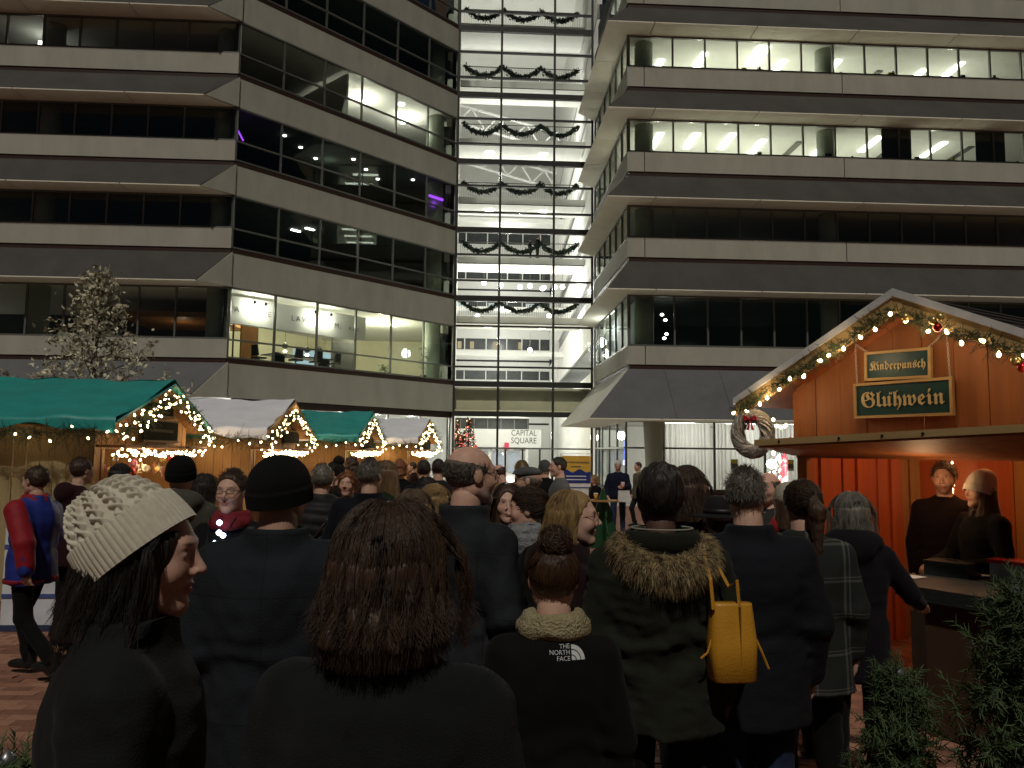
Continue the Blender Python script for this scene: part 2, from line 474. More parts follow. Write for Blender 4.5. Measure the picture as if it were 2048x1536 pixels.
# upper floors: a few lamps still on
for (t, d, k) in ((6.6, 1.5, 3), (8.6, 2.5, 3), (10.2, 1.2, 3), (11.8, 3.0, 3)):
    x, y = e45(t, -d); MB().lathe([(.16, 0), (.16, .05)], 12, (x, y, HD[k]+.04)).build('ceiling_light', E_COOL, bl)
lamp('POINT', bl, (*e45(8.3, -2.2), HD[3]-.6), 170, (1, .93, .8), .2)
lamp('POINT', bl, (*e45(11.5, -2.2), HD[3]-.6), 130, (1, .93, .8), .2)
for i in range(7):
    x, y = e45(3.2+i*1.35, -1.4-.7*(i % 3)); MB().lathe([(.09, 0), (.09, .03)], 10, (x, y, HD[2]+.06)).build('ceiling_light', E_COOL, bl)
lamp('POINT', bl, (*e45(6.5, -2.5), HD[2]-.3), 9, (.75, 1, .85), .2)
for (t, d) in ((5.0, 3), (5.3, 2.2)):
    x, y = e45(t, -d); unitbox('ceiling_light', E_COOL, bl, (x, y, HD[1]+.06), (.5, .12, .04), (0, 0, PI/4))
unitbox('ceiling_light', E_STRIP, bl, (LX+5.4, 2.0, HD[3]-.5), (.25, .2, .5))
MB().prism([(*e45(6.0, -.4), BT[3]), (*e45(6.0, -5), BT[3]), (*e45(6.1, -5), BT[3]), (*e45(6.1, -.4), BT[3])], (0, 0, 2.4)).build('partition_wall', M_WHITEW, bl)

# purple tube lamps in the angled wing
pl = MB().tube([(*e45(.25, -.5), 16.05), (*e45(.65, -.6), 15.6)], .035, 8).build('tube_light', E_PURPLE)
pl.parent = None; pl.matrix_world = bl.matrix_basis; tag(pl, 'tilted glowing purple tube in the corner window above the lit sign', 'tube light')
pl2 = thing('tube_light', 'horizontal glowing purple bar in a dark window beside the garlanded atrium', 'tube light', bl.location, ROT)
x, y = e45(12.2, -.45); unitbox('tube', E_PURPLE, pl2, (x, y, 15.86), (1.05, .06, .13), (0, 0, PI/4))
lamp('POINT', pl2, (*e45(12.3, -.8), 15.6), 14, (.35, .05, 1), .2)
lamp('POINT', bl, (*e45(.9, -.8), 15.6), 5, (.35, .05, 1), .2, name='tube_glow')

# law firm room on the angled wing
x, y = e45(4.1, -1.5)
sg = thing('wall_sign', 'white lamplit fascia with dark letters inside the corner office', 'sign', (0, 0, 0), 0)
sg.parent = None; sg.location = bl.matrix_basis @ Vector((x, y, 8.1)); sg.rotation_euler = (0, 0, ROT+PI/4)
boxobj('fascia', sg, M_WHITEW, -4.1, 4.3, 0, .3, -.62, .62)
M_LET = pmat('sign_letter', (.1, .1, .1), None, 6, .5)
lettering('A', .36, M_LET, sg, (-2.95, -.02, .02), name='letter')
lettering('EY', .36, M_LET, sg, (-1.15, -.02, .0), name='letter', spacing=1.5)
lettering('LAW', .36, M_LET, sg, (.35, -.02, .0), name='letter', spacing=1.5)
lettering('F   M,', .36, M_LET, sg, (2.2, -.02, -.05), name='letter', spacing=1.3)
lettering('P.L.C.', .22, M_LET, sg, (3.6, -.02, -.1), name='letter', spacing=1.4)
for xx in (-3.6, -2.3, -1.75, .95, 1.85):
    sp = MB().lathe([(.05, 0), (.07, .1), (.02, .16)], 10, (xx, -.42, .32)).build('spotlight', M_BLACK, sg)
    lamp('POINT', sg, (xx, -.28, .16), 40, (1, .95, .82), .07)
ta = Vector((0, 0, 0))
def pA(t, d, z=0): return bl.matrix_basis @ Vector((*e45(t, -d), z))
fz = BT[0]-.05
tb = thing('conference_table', 'long dark meeting table in the lit corner office', 'table', pA(5.2, 2.4, fz), ROT+PI/4)
boxobj('table_top', tb, M_BLACK, -1.9, 1.9, -.6, .6, .7, .75)
for sx in (-1, 1): boxobj('leg', tb, M_BLACK, sx*1.3-.3, sx*1.3+.3, -.1, .1, 0, .7)
def office_chair(loc, rz, label):
    c = thing('office_chair', label, 'chair', loc, rz, 'chairs round the meeting table')
    MB().box(-.25, .25, -.25, .25, .43, .5).build('seat', M_BLACK, c)
    MB().prism([(-.24, -.24, .55), (.24, -.24, .55), (.2, -.3, 1.05), (-.2, -.3, 1.05)], (0, .05, 0)).build('backrest', M_BLACK, c)
    MB().tube([(0, 0, .06), (0, 0, .43)], .03).build('stem', M_BLACK, c)
    MB().box(-.28, .28, -.03, .03, .02, .06).box(-.03, .03, -.28, .28, .025, .065).build('base', M_BLACK, c)
for i, (t, d, a, s) in enumerate(((2.7, 2.1, -80, 'pulled out at the near end of the table'), (4.3, 1.5, 5, 'first along the window side of the table'), (5.4, 1.45, -5, 'middle of the window side of the table'), (6.5, 1.5, 10, 'last along the window side of the table'), (4.6, 3.4, 180, 'on the far side of the table'))):
    office_chair(pA(t, d, fz), ROT+PI/4+R(a), 'black office chair '+s)
for i, (t, d, z) in enumerate(((5.0, 3.6, 7.0), (5.9, 3.0, 6.85), (7.0, 3.6, 7.05))):
    c = thing('pendant_lamp', ['first', 'middle', 'last'][i]+' of the three ring pendant lamps over the meeting table', 'lamp', pA(t, d, z), 0, 'pendant lamps of the corner office')
    MB().lathe([(.02, .22), (.2, .02), (.02, -.14)], 12).build('lamp_shade', M_DARKM, c, True)
    MB().lathe([(.07, .02), (.1, .08), (.07, .12)], 10, (0, 0, -.3)).build('bulb', E_WARM, c, True)
    MB().tube([(0, 0, .2), (0, 0, 1.75)], .008, 5).build('cord', M_BLACK, c)
for t, d in ((3.5, 4.5), (8.8, 3.5), (11.5, 3.0)): 
    x, y = e45(t, -d); unitbox('ceiling_light', E_WARM, bl, (x, y, 8.86), (.5, .5, .04), (0, 0, PI/4))
lamp('POINT', bl, (*e45(5.5, -4.2), 8.2), 520, (1, .92, .68), .3)
lamp('POINT', bl, (*e45(10.5, -2.8), 8.3), 480, (1, .92, .68), .3)
x, y = e45(2.9, -3.4); unitbox('wood_partition', M_WOODP, bl, (x, y, 6.75), (.9, .1, 2.0), (0, 0, PI/4))
x, y = e45(9.0, -4.2); unitbox('partition_wall', M_DARKM, bl, (x, y, 7.0), (1.5, .15, 2.6), (0, 0, PI/4))
for i in range(4):
    x, y = e45(.5+.45*i, -3.0); unitbox('interior_mullion', M_DARKM, bl, (x, y, 7.0), (.06, .06, 2.7), (0, 0, PI/4))
M_SCREEN = emat('screen_glow', (.55, .75, .85), .8)
x, y = e45(8.2, -6.0); unitbox('wall_screen', M_SCREEN, bl, (x, y, 6.7), (2.4, .08, 1.2), (0, 0, PI/4))
ex = thing('exit_sign', 'small red glowing exit sign in the dim office behind the leafy tree', 'sign', bl.matrix_basis @ Vector((-2.4, 5.5, 7.15)), ROT)
boxobj('sign_box', ex, E_EXIT, -.14, .14, 0, .05, -.22, .22)
MB().prism([(-6.2, 3.2, 7.95), (-1.8, 3.2, 7.95), (-1.2, 7.5, 7.95), (-6.2, 7.5, 7.95)], (0, 0, .25)).build('ceiling_raft', M_WOODP, bl)
lamp('POINT', bl, (-3.6, 4.6, 7.3), 10, (1, .75, .5), .15)
def potted_plant(loc, h, label, seed):
    r = np.random.default_rng(seed)
    c = thing('potted_plant', label, 'plant', loc)
    MB().lathe([(.14, 0), (.19, .3), (.17, .3), (.15, .26)], 12).build('pot', M_BLACK, c, True)
    m = MB().tube([(0, 0, .25), (.03, .02, h*.5), (-.02, 0, h*.92)], .02, 6)
    m.build('stem', pmat('plant_stem', (.1, .07, .03)), c)
    lf = MB()
    for i in range(70):
        z = .35*h+r.random()*.65*h; a = r.random()*6.28; L = .12+.16*r.random(); dr = r.normal()*.25-.1
        p = Vector((.05*math.cos(a), .05*math.sin(a), z)); d = Vector((math.cos(a), math.sin(a), dr))*L*1.4; s = Vector((-math.sin(a), math.cos(a), 0))*L*.28
        lf.add([p, p+d*.5+s, p+d, p+d*.5-s], [(0, 1, 2, 3)])
    lf.build('leaves', pmat('plant_leaf', (.07, .12, .04), (.04, .07, .025), 10, .6), c)
potted_plant(pA(11.9, .9, fz), 1.9, 'tall potted plant at the window edge of the lit corner office', 3)
potted_plant(pA(10.4, 2.4, fz), .8, 'low bushy potted plant on the corner office floor', 4)

# ================================================================== right office building
br = thing('office_building', 'beige banded office block with lit upper floors behind the mulled wine booth', 'building', RCn, ROT)
RX, RD = 26.0, 9.62
for k in range(5):
    lit = k in (2, 3)
    strip_front(br, 0, RX, 2.07, 1.49, 1, k, G_WIN)
    # return towards the atrium
    for i in range(7):
        unitbox('mullion', M_ALU, br, (.05, i*RD/6, (HD[k]+WB[k])/2), (.1, .07, HD[k]-WB[k]-.14))
    for i in range(6): pane(br, G_WIN, (.06, (i+.5)*RD/6, (HD[k]+WB[k])/2), (.02, RD/6-.08, HD[k]-WB[k]-.16))
    for z in (HD[k]-.035, WB[k]+.04): unitbox('window_rail', M_ALU, br, (.05, RD/2+.06, z), (.11, RD-.1, .07))
    for (x0, x1) in ((-.02, .73), (.77, 9.88), (9.92, RX)): boxobj('parapet', br, M_CONC, x0, x1, -.02, .25, BT[k], WB[k]-.003)
    boxobj('parapet', br, M_CONC, -.018, .25, .252, RD, BT[k], WB[k]-.003)
    boxobj('reveal_band', br, M_BROWN, .04, RX, .02, .22, BT[k]-.2, BT[k]-.003)
    boxobj('reveal_band', br, M_BROWN, .02, .22, .223, RD, BT[k]-.2, BT[k]-.003)
    zt, zb = BT[k]-.2, LH[k]; o = OUT
    if k == 0: zb = 3.2; o = 2.0
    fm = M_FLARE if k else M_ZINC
    if k: segs = [(0, RX)]
    else: segs = [(0, 1.6), (1.6, 4.0), (4.0, 6.5), (6.5, 10), (10, RX)]
    for i, (x0, x1) in enumerate(segs):
        lo0 = -o if i == 0 else x0+.012
        MB().prism([(x0+(.012 if i else 0), 0, zt), (x1, 0, zt), (x1, -o, zb+.05), (lo0, -o, zb+.05)], (0, .05, -.04)).build('sloped_canopy', fm, br)
    MB().prism([(0, 0, zt), (-o, -o, zb+.05), (-o, RD-1.2, zb+.05), (0, RD-.1, zt)], (.05, 0, -.04)).build('sloped_canopy', M_CONC, br)
    xs = [-o, 1.0, 5.6, 10.2, 14.8, 19.4, RX]
    for i in range(6):
        x0, x1 = xs[i]+(.0 if i == 0 else .02), xs[i+1]-.02
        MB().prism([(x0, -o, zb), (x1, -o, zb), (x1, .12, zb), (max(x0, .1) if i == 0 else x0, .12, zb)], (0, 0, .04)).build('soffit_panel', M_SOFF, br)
    ys = [-o, 2.5, 5.8, RD-1.2]
    for i in range(3):
        y0, y1 = ys[i]+(.02 if i else 0), ys[i+1]-.02
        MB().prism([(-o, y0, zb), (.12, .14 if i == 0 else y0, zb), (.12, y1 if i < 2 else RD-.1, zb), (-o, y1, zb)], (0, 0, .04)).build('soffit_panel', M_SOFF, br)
    # rooms
    zf0, zf1 = LH[k]+.1, BT[k]-.06
    MB().prism([(.12, .14, zf0), (RX, .14, zf0), (RX, 9, zf0), (.12, RD, zf0)], (0, 0, zf1-zf0)).build('floor_slab', M_WHITEW if k in (2, 3, 4) else M_DARKW, br)
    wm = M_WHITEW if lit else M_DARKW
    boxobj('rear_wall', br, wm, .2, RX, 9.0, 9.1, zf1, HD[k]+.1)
    if lit or k == 0: boxobj('partition_wall', br, M_WHITEW, 1.3 if k == 0 else .3, (1.4 if k == 0 else .4), 4.2, 9.0, zf1, HD[k]+.1)
    column(br, .95, 1.0, zf1, HD[k]+.1, .42)
    column(br, 9.55, 1.0, zf1, HD[k]+.1, .42)
boxobj('floor_slab', br, M_DARKW, .12, RX, .14, 9, HD[4]+.1, BT[5])
# lit ceiling strips of the two upper floors
for k, sp in ((3, [(2.1, 3.2, 1), (4.0, 2.4, 1), (6.6, 1.6, 2), (8.0, 2.8, 1), (10.6, 2.6, 1), (13.1, 3.5, 0), (12.9, 5.6, 1), (15.2, 3.2, 1), (16.6, 2.4, 1), (5.5, 6, 1), (9.8, 6, 1), (17.8, 5, 1)]),
              (2, [(1.9, 2.6, 1), (3.6, 2.5, 1), (5.3, 2.4, 1), (7.0, 3, 1), (8.8, 3.1, 0), (10.2, 3.3, 1), (12.3, 2.2, 1), (13.6, 3.2, 0), (15.7, 2.6, 1), (17.3, 3, 0), (4.5, 6, 1), (11.5, 6.2, 1), (8, 6, 1)])):
    for x, y, on in sp:
        unitbox('ceiling_light', E_STRIP if on else M_ALU, br, (x, y, HD[k]+.07), (.3*max(on, 1), 1.9, .05))
        if on: lamp('POINT', br, (x, y, HD[k]-1.25), 34*on, (1, .95, .8), .15)
# blinds drawn in two windows of the lower lit floor, desk clutter on the sills
for x in (12.45, 16.9): boxobj('blind', br, pmat('grey_blind', (.03, .035, .03)), x-.7, x+.7, .14, .16, WB[2]+.05, HD[2]-.05)
rr = np.random.default_rng(5)
for k in (2, 3):
    for i in range(16):
        x = 2.4+rr.random()*16; w = .1+.25*rr.random(); hgt = .12+.3*rr.random()
        c = MB(); c.box(-w/2, w/2, -.06, .06, 0, hgt)
        if i % 3 == 0: c.box(-w*.15, w*.15, -.04, .04, hgt, hgt+.12)
        o = c.build('window_clutter', [M_BLACK, M_DARKM, pmat('sill_yellow', (.5, .4, .03))][i % 3 if i % 7 else 2], br, loc=(x, .45, WB[k]-.02))
    boxobj('sill_shelf', br, M_DARKW, .3, RX, .2, .75, WB[k]-.1, WB[k]-.03)
for x, y in ((4.7, 5.5), (8.2, 6)): boxobj('lit_doorway', br, E_WARM if 0 else emat('far_doorway', (1, .9, .65), .5), x, x+.9, 8.85, 8.95, 6.5, 7.8)
for (x, z) in ((1.9, 8.2), (2.05, 7.95), (2.1, 7.3), (2.0, 7.1)):
    MB().lathe([(.05, -.05), (.09, 0), (.05, .05)], 10, (x, 1.6, z)).build('spotlight', E_COOL, br)
for x in (6.2, 7.0, 7.9): boxobj('glowing_shelf', br, emat('far_shelf_glow', (.8, .85, .7), .12), x, x+.75, 6.2, 6.3, 11.6, 12.0)  # light on the shelves put in as their own emission
lamp('POINT', br, (.3, 6.3, 8.2), 130, (1, .98, .95), .3)
boxobj('partition_wall', br, pmat('pale_partition', (.6, .68, .75)), .6, .7, 1.5, 9, BT[0], HD[0])
# ground floor under the zinc canopy: curtained shop windows, tapered column
M_CURT = pmat('white_curtain', (.84, .84, .8), (.74, .74, .7), 3, .9, spec=.1)
_nt = M_CURT.node_tree; _t = _nt.nodes.new('ShaderNodeBsdfTranslucent'); _t.inputs[0].default_value = (.92, .91, .88, 1); _mx = _nt.nodes.new('ShaderNodeMixShader'); _mx.inputs[0].default_value = .5
_nt.links.new(_nt.nodes['Principled BSDF'].outputs[0], _mx.inputs[1]); _nt.links.new(_t.outputs[0], _mx.inputs[2]); _nt.links.new(_mx.outputs[0], _nt.nodes['Material Output'].inputs[0])
gz = 3.25
for i in range(9):
    x = -.5+i*2.3 if i else .1
    unitbox('mullion', M_ALU, br, (x if i else .1, 1.05, 1.6), (.09, .1, 3.3))
    if i < 8:
        x2 = -.5+(i+1)*2.3; x1 = x if i else .1
        for za, zb in ((.25, 2.02), (2.1, 3.2)): pane(br, G_CLEAR, ((x1+x2)/2, 1.06, (za+zb)/2), (x2-x1-.1, .02, zb-za), 0, 'shop_window_pane')
for z in (.2, 2.06, 3.25): unitbox('window_rail', M_ALU, br, (9, 1.05, z), (18, .11, .08))
boxobj('plinth', br, pmat('red_granite', (.16, .05, .035), (.1, .03, .025), 20, .35), .1, 18, .8, 1.25, 0, .16)
for i in range(1, 8):
    x0 = -.42+i*2.3; n = 90
    xs = np.linspace(x0, x0+2.14, n); ys = 1.42+.05*np.sin(xs*34+np.sin(xs*7)*1.5)+.02*np.sin(xs*91)
    V = [(a, b, z) for z in (.18, 3.2) for a, b in zip(xs, ys)]
    inst('curtain', mesh_np('curtain', V, [(j, j+1, n+j+1, n+j) for j in range(n-1)], M_CURT, True), br)
boxobj('ceiling', br, M_WHITEW, .1, 18, 1.2, 8, 3.27, 3.4)
boxobj('rear_wall', br, M_WHITEW, .1, 18, 8, 8.1, 0, 3.25)
for x in (3, 6, 9, 12, 15): unitbox('ceiling_light', E_STRIP, br, (x, 3.0, 3.24), (1.5, .5, .04))
for x in (3, 6, 9, 12, 15): lamp('POINT', br, (x, 3.0, 2.8), 95, (1, .98, .92), .2)
MB().lathe([(.33, 0), (.36, 1.2), (.45, 3.2)], 24, (1.15, .2, 0)).build('tapered_column', M_CONC, br, True)
# atrium-side entrance glazing on the ground floor return
for i in range(5):
    unitbox('mullion', M_ALU, br, (.1, 1.05+i*2.1, 1.6), (.1, .08, 3.3))
    if i < 4:
        for za, zb in ((.1, 2.02), (2.1, 3.2)): pane(br, G_CLEAR, (.1, 2.1+i*2.1, (za+zb)/2), (.02, 2.0, zb-za), 0, 'shop_window_pane')
for z in (.05, 2.06, 3.25): unitbox('window_rail', M_ALU, br, (.1, 5.3, z), (.11, 8.5, .08))
boxobj('partition_wall', br, M_WHITEW, .5, 4.0, 7.8, 7.95, 0, 3.25)
# posters on the shop glass, blue neon
for i, x in enumerate((5.0, 7.55)):
    p = thing('poster', ['yellow and grey paper notice on the curtained window beside the round column', 'yellow and grey paper notice on the curtained window nearer the booth'][i], 'poster', br.matrix_basis @ Vector((x, 1.03, 1.35)), ROT)
    boxobj('paper', p, pmat('poster_paper', (.5, .5, .42)), -.17, .17, 0, .008, -.25, .25)
    boxobj('yellow_panel', p, pmat('poster_yellow', (.6, .48, .05)), -.16, .16, -.008, -.003, .08, .23)
    boxobj('grey_panel', p, pmat('poster_grey', (.12, .13, .12)), -.13, .13, -.008, -.003, -.14, .06)
nb = thing('neon_sign', 'narrow blue and white neon strip in the entrance glass', 'sign', at(1250, 908, 36.5), ROT)
boxobj('tube', nb, emat('neon_blue', (.1, .2, 1), 2.5), -.05, .05, 0, .05, -.25, .6)
boxobj('lamp_panel', nb, emat('neon_white', (.8, .7, 1), 3), -.09, .09, -.005, .045, -.5, -.27)
# ================================================================== glazed atrium between the two blocks
A0 = bl.matrix_basis @ Vector((*e45(AL), 0))
ac = thing('atrium_hall', 'tall bright glass atrium with white balconies between the two office blocks', 'building', A0, ROT)
AW = 7.70
mx = [0.02, 2.45, 5.5, AW-.02]
for x in mx: unitbox('mullion', M_DARKM, ac, (x, 0, 18), (.12, .14, 36))
for k in range(6):
    unitbox('spandrel_beam', M_DARKM, ac, (AW/2, -.02, BT[k]-.14), (AW, .22, .3))
    for z in (HD[k], WB[k]): unitbox('transom', M_DARKM, ac, (AW/2, -.01, z), (AW, .15, .1))
unitbox('spandrel_beam', M_DARKM, ac, (AW/2, -.02, BT[6]-.14), (AW, .22, .3))
unitbox('spandrel_beam', M_DARKM, ac, (AW/2, -.02, 3.9), (AW, .22, .28))
for z in (2.02, .04): unitbox('transom', M_ALU, ac, (AW/2, -.01, z), (AW, .15, .08))
lv = [(.08, 1.98), (2.06, 3.76), (4.04, BT[0]-.3)]
for k in range(6):
    lv += [(BT[k]+.02, WB[k]-.05), (WB[k]+.05, HD[k]-.05), (HD[k]+.05, (BT[k+1]-.3) if k < 5 else 35.8)]
for za, zb in lv:
    for i in range(3): pane(ac, G_CLEAR, ((mx[i]+mx[i+1])/2, .02, (za+zb)/2), (mx[i+1]-mx[i]-.13, .02, zb-za), 0, 'glass_pane')
for i, x in enumerate((2.9, 3.85, 4.8)): unitbox('door_frame', M_DARKM, ac, (x, -.03, 1.0), (.09, .1, 1.96))
# inside
boxobj('floor', ac, pmat('hall_floor', (.5, .48, .44), (.4, .38, .35), 2, .35), -6, 12, .3, 46, -.02, .02)
YB = 44.0
XL0, XL1, XR0, XR1 = -.35, -1.7, 8.0, 9.7
def wallpts(x0, x1, z0, z1, y0=.3, y1=YB): return [(x0, y0, z0), (x1, y1, z0), (x1, y1, z1), (x0, y0, z1)]
M_STRIPW = glassmat('hall_window', (.25, .3, .28), .5)
M_HALLDK = pmat('hall_window_dark', (.05, .055, .055), (.03, .035, .035), 1.5, .25, spec=.5)
for side, (xa, xb, th) in (('l', (XL0, XL1, -.3)), ('r', (XR0, XR1, .3))):
    zprev = 0
    for k in range(6):
        z0, z1 = BT[k]+.9, HD[k]-.4 if k < 5 else 28
        MB().prism(wallpts(xa, xb, zprev, z0), (th, 0, 0)).build('inner_wall', M_WHITEW, ac)
        MB().prism(wallpts(xa+th*.5, xb+th*.5, z0, z1), (th, 0, 0)).build('inner_window_band', M_HALLDK, ac)
        zprev = z1
    MB().prism(wallpts(xa, xb, zprev, 36), (th, 0, 0)).build('inner_wall', M_WHITEW, ac)
    for i in ((2, 4, 6) if side == 'l' else (5,)):
        y = .3+i*(YB-.3)/7; x = xa+(xb-xa)*i/7
        unitbox('inner_column', M_WHITEW, ac, (x-(.12 if side == 'r' else -.12), y, 18), (.5, .9, 36))
# rear wall with window strips
zprev = 0
strips = [(6.2, 7.6), (9.85, 10.85), (13.2, 14.45), (17.2, 18.6), (21.2, 22.6), (25.2, 26.6)]
for k, (z0, z1) in enumerate(strips):
    boxobj('rear_wall', ac, M_WHITEW, -1.7, 9.7, YB, YB+.3, zprev, z0)
    boxobj('rear_window_band', ac, M_HALLDK, -1.7, 9.7, YB+.15, YB+.3, z0, z1)
    for x in (.2, 2.6, 4.9, 6.6, 8.6): unitbox('rear_mullion', M_WHITEW, ac, (x, YB+.1, (z0+z1)/2), (.12, .1, z1-z0))
    if k == 2:
        for x in (-.6, .8, 3.4, 6.2): boxobj('lit_opening', ac, emat('lit_opening', (1, .85, .5), .5), x, x+.45, YB+.08, YB+.14, z0+.1, z1-.35)
    if k == 3:
        for x0, x1 in ((-1.5, .6), (2.8, 4.6), (7, 9)): boxobj('lit_opening', ac, emat('lit_opening_cool', (.9, 1, .97), .7), x0, x1, YB+.08, YB+.14, z0+.05, z1-.1)
    boxobj('dark_groove', ac, M_DARKM, -1.7, 9.7, YB-.03, YB, z0-1.35, z0-1.15)
    zprev = z1
boxobj('rear_wall', ac, M_WHITEW, -1.7, 9.7, YB, YB+.3, zprev, 36)
boxobj('roof', ac, M_WHITEW, -2.2, 10.2, .2, 45, 36, 36.3)
# balcony bridges with railings
BY = 6.6
for k in range(7):
    z = BT[k]
    if k == 0:
        boxobj('bridge_slab', ac, M_CREAMW, XL0, XR0, .4, 3.4, z-1.55, z-.3)
        continue
    boxobj('bridge_slab', ac, M_WHITEW, XL0, XR0+.2, BY, BY+2.6, z-.42, z)
    boxobj('slab_edge', ac, M_DARKM, XL0, XR0+.2, BY-.02, BY, z-.47, z-.42)
    rail = MB().box(.1, 7.85, BY+.03, BY+.07, z+.95, z+1.0)
    rail.build('handrail', M_ALU, ac)
    pk = MB()
    for i in range(66): pk.box(.15+i*.118, .165+i*.118, BY+.04, BY+.055, z, z+.95)
    tag(pk.build('railing_pickets', M_ALU, ac), kind='stuff')
# rear gallery slabs deeper in the hall
for k in range(1, 5):
    boxobj('rear_gallery', ac, M_WHITEW, XL0-.6, XR0+1, 24, 26, BT[k]-.4, BT[k])
# roof trusses
M_TRUSS = pmat('white_truss', (.75, .75, .72), None, 3, .6)
for y in (14, 22, 30):
    t = MB(); n = 8; za, zb = 24.2, 28.6
    P = lambda i, top: Vector((XL0+(XR0-XL0)*i/n, y, (25.6 if top else 24.2)+ (n-i)*.28))
    for i in range(n):
        t.bar(P(i, 0), P(i+1, 0), .14, .14); t.bar(P(i, 1), P(i+1, 1), .14, .14); t.bar(P(i, i % 2), P(i+1, (i+1) % 2), .1, .1)
    t.build('roof_truss', M_TRUSS, ac)
# entrance portal deep in the hall with the building name
PY = 27.0
boxobj('portal_wall', ac, M_WHITEW, -1.2, 7.3, PY, PY+.4, 2.25, 3.85)
for x in (-1.0, 2.6, 5.9): boxobj('portal_post', ac, M_WHITEW, x, x+.25, PY, PY+.3, 0, 2.24)
boxobj('portal_window', ac, M_HALLDK, -1.2, 6.2, PY+.1, PY+.2, 3.88, 4.8)
for i in range(7): unitbox('portal_mullion', M_ALU, ac, (-1.1+i*1.2, PY+.02, 4.35), (.07, .06, .95))
boxobj('portal_fascia', ac, M_ALU, -.6, 5.9, PY-.12, PY-.02, 1.95, 2.25)
boxobj('portal_slab', ac, M_WHITEW, -1.2, 6.2, PY-.3, PY+2, 4.83, 5.1)
ns = thing('wall_lettering', 'grey raised capital letters naming the building over the hall entrance', 'sign', ac.matrix_basis @ Vector((5.75, PY-.03, 3.2)), ROT)
M_GLET = pmat('grey_letter', (.1, .105, .105), None, 6, .5)
def w_at(px0, px1, Y): return (px1-px0)/FPX*Y
lettering('CAPITAL', .74, M_GLET, ns, (0, 0, .32), name='word', width=2.25)
lettering('SQUARE', .74, M_GLET, ns, (0, 0, -.36), name='word', width=2.25)
po = thing('hanging_sign', 'pale bar over the hall doors with small dark words and a square emblem', 'sign', ac.matrix_basis @ Vector((2.2, PY-.16, 2.1)), ROT)
boxobj('board', po, pmat('pale_board', (.4, .41, .4)), -2.6, 2.6, 0, .04, -.16, .16)
lettering('PostOffice', .26, pmat('po_letter', (.02, .03, .06)), po, (-.45, -.005, -.02), name='word', width=1.5)
boxobj('emblem', po, pmat('po_emblem', (.03, .04, .08)), .6, 1.15, -.008, -.002, -.1, .1)
MB().prism([(.66, -.012, -.06), (1.0, -.012, -.06), (1.12, -.012, .05), (.75, -.012, .0)], (0, .003, 0)).build('emblem_bird', pmat('po_white', (.7, .7, .7)), po)
hs = thing('red_notice', 'small glowing red notice near the hall entrance doors', 'sign', ac.matrix_basis @ Vector((4.2, PY-.5, 2.35)), ROT)
boxobj('panel', hs, emat('red_notice', (1, .12, .2), .9), -.2, .2, 0, .04, -.3, .3)
for i in range(4):
    boxobj('portal_door', ac, pmat('pale_blue_door', (.45, .5, .6), None, 3, .3), .4+i*1.3, 1.5+i*1.3, PY+.1, PY+.14, .05, 1.9)  # door leaves in a pale blue base colour
# hanging globe lamps and ceiling downlights
ORD = ['first', 'second', 'third', 'fourth', 'fifth', 'sixth', 'seventh', 'eighth', 'ninth', 'tenth', 'eleventh', 'twelfth']
GL = [(1002, 570, 9), (968, 566, 12), (1040, 574, 8), (1060, 572, 11), (1085, 577, 10), (1110, 574, 13), (1125, 574, 9), (1150, 580, 11), (955, 632, 9), (1098, 632, 10), (1060, 700, 12), (1088, 575, 17)]
SPH = MB().lathe([(.02, -.16), (.1, -.125), (.155, -.05), (.155, .05), (.1, .125), (.02, .16)], 14).mesh('globe', E_COOL, True)
for i, (px, py, dy) in enumerate(GL):
    p = at(px, py, 44.0+dy)
    g = thing('pendant_lamp', 'white globe lamp inside the atrium, %s one from the angled wing' % ORD[sorted(range(12), key=lambda j: GL[j][0]).index(i)], 'lamp', p, 0, 'globe lamps in the atrium')
    inst('globe', SPH, g)
    MB().tube([(0, 0, .15), (0, 0, 1.2)], .012, 5).build('cord', M_ALU, g)
    if i % 2 == 0: lamp('POINT', g, (0, -.0, -.3), 200, (1, .98, .93), .16)
for k in range(1, 6):
    for x in (2, 5.6):
        unitbox('downlight', E_COOL, ac, (x, BY+1.3, BT[k]-.44), (.5, .5, .04))
        lamp('POINT', ac, (x, BY+4.5, BT[k]-.9), 240, (1, .99, .93), .3)
for y in (16, 24, 33, 40):
    for z in (7, 14, 21): lamp('POINT', ac, (4, y, z), 260, (1, .98, .92), .4)
for x in (1.0, 2.4, 3.8, 5.2): unitbox('downlight', E_WARM, ac, (x, 4.0, BT[0]-1.58), (.35, .12, .03))
lamp('POINT', ac, (3.8, 5, 3.1), 260, (1, .93, .75), .3)
lamp('POINT', ac, (3.8, 14, 3.1), 220, (1, .97, .88), .3)
lamp('POINT', ac, (4.5, 22, 3.1), 220, (1, .97, .88), .3)

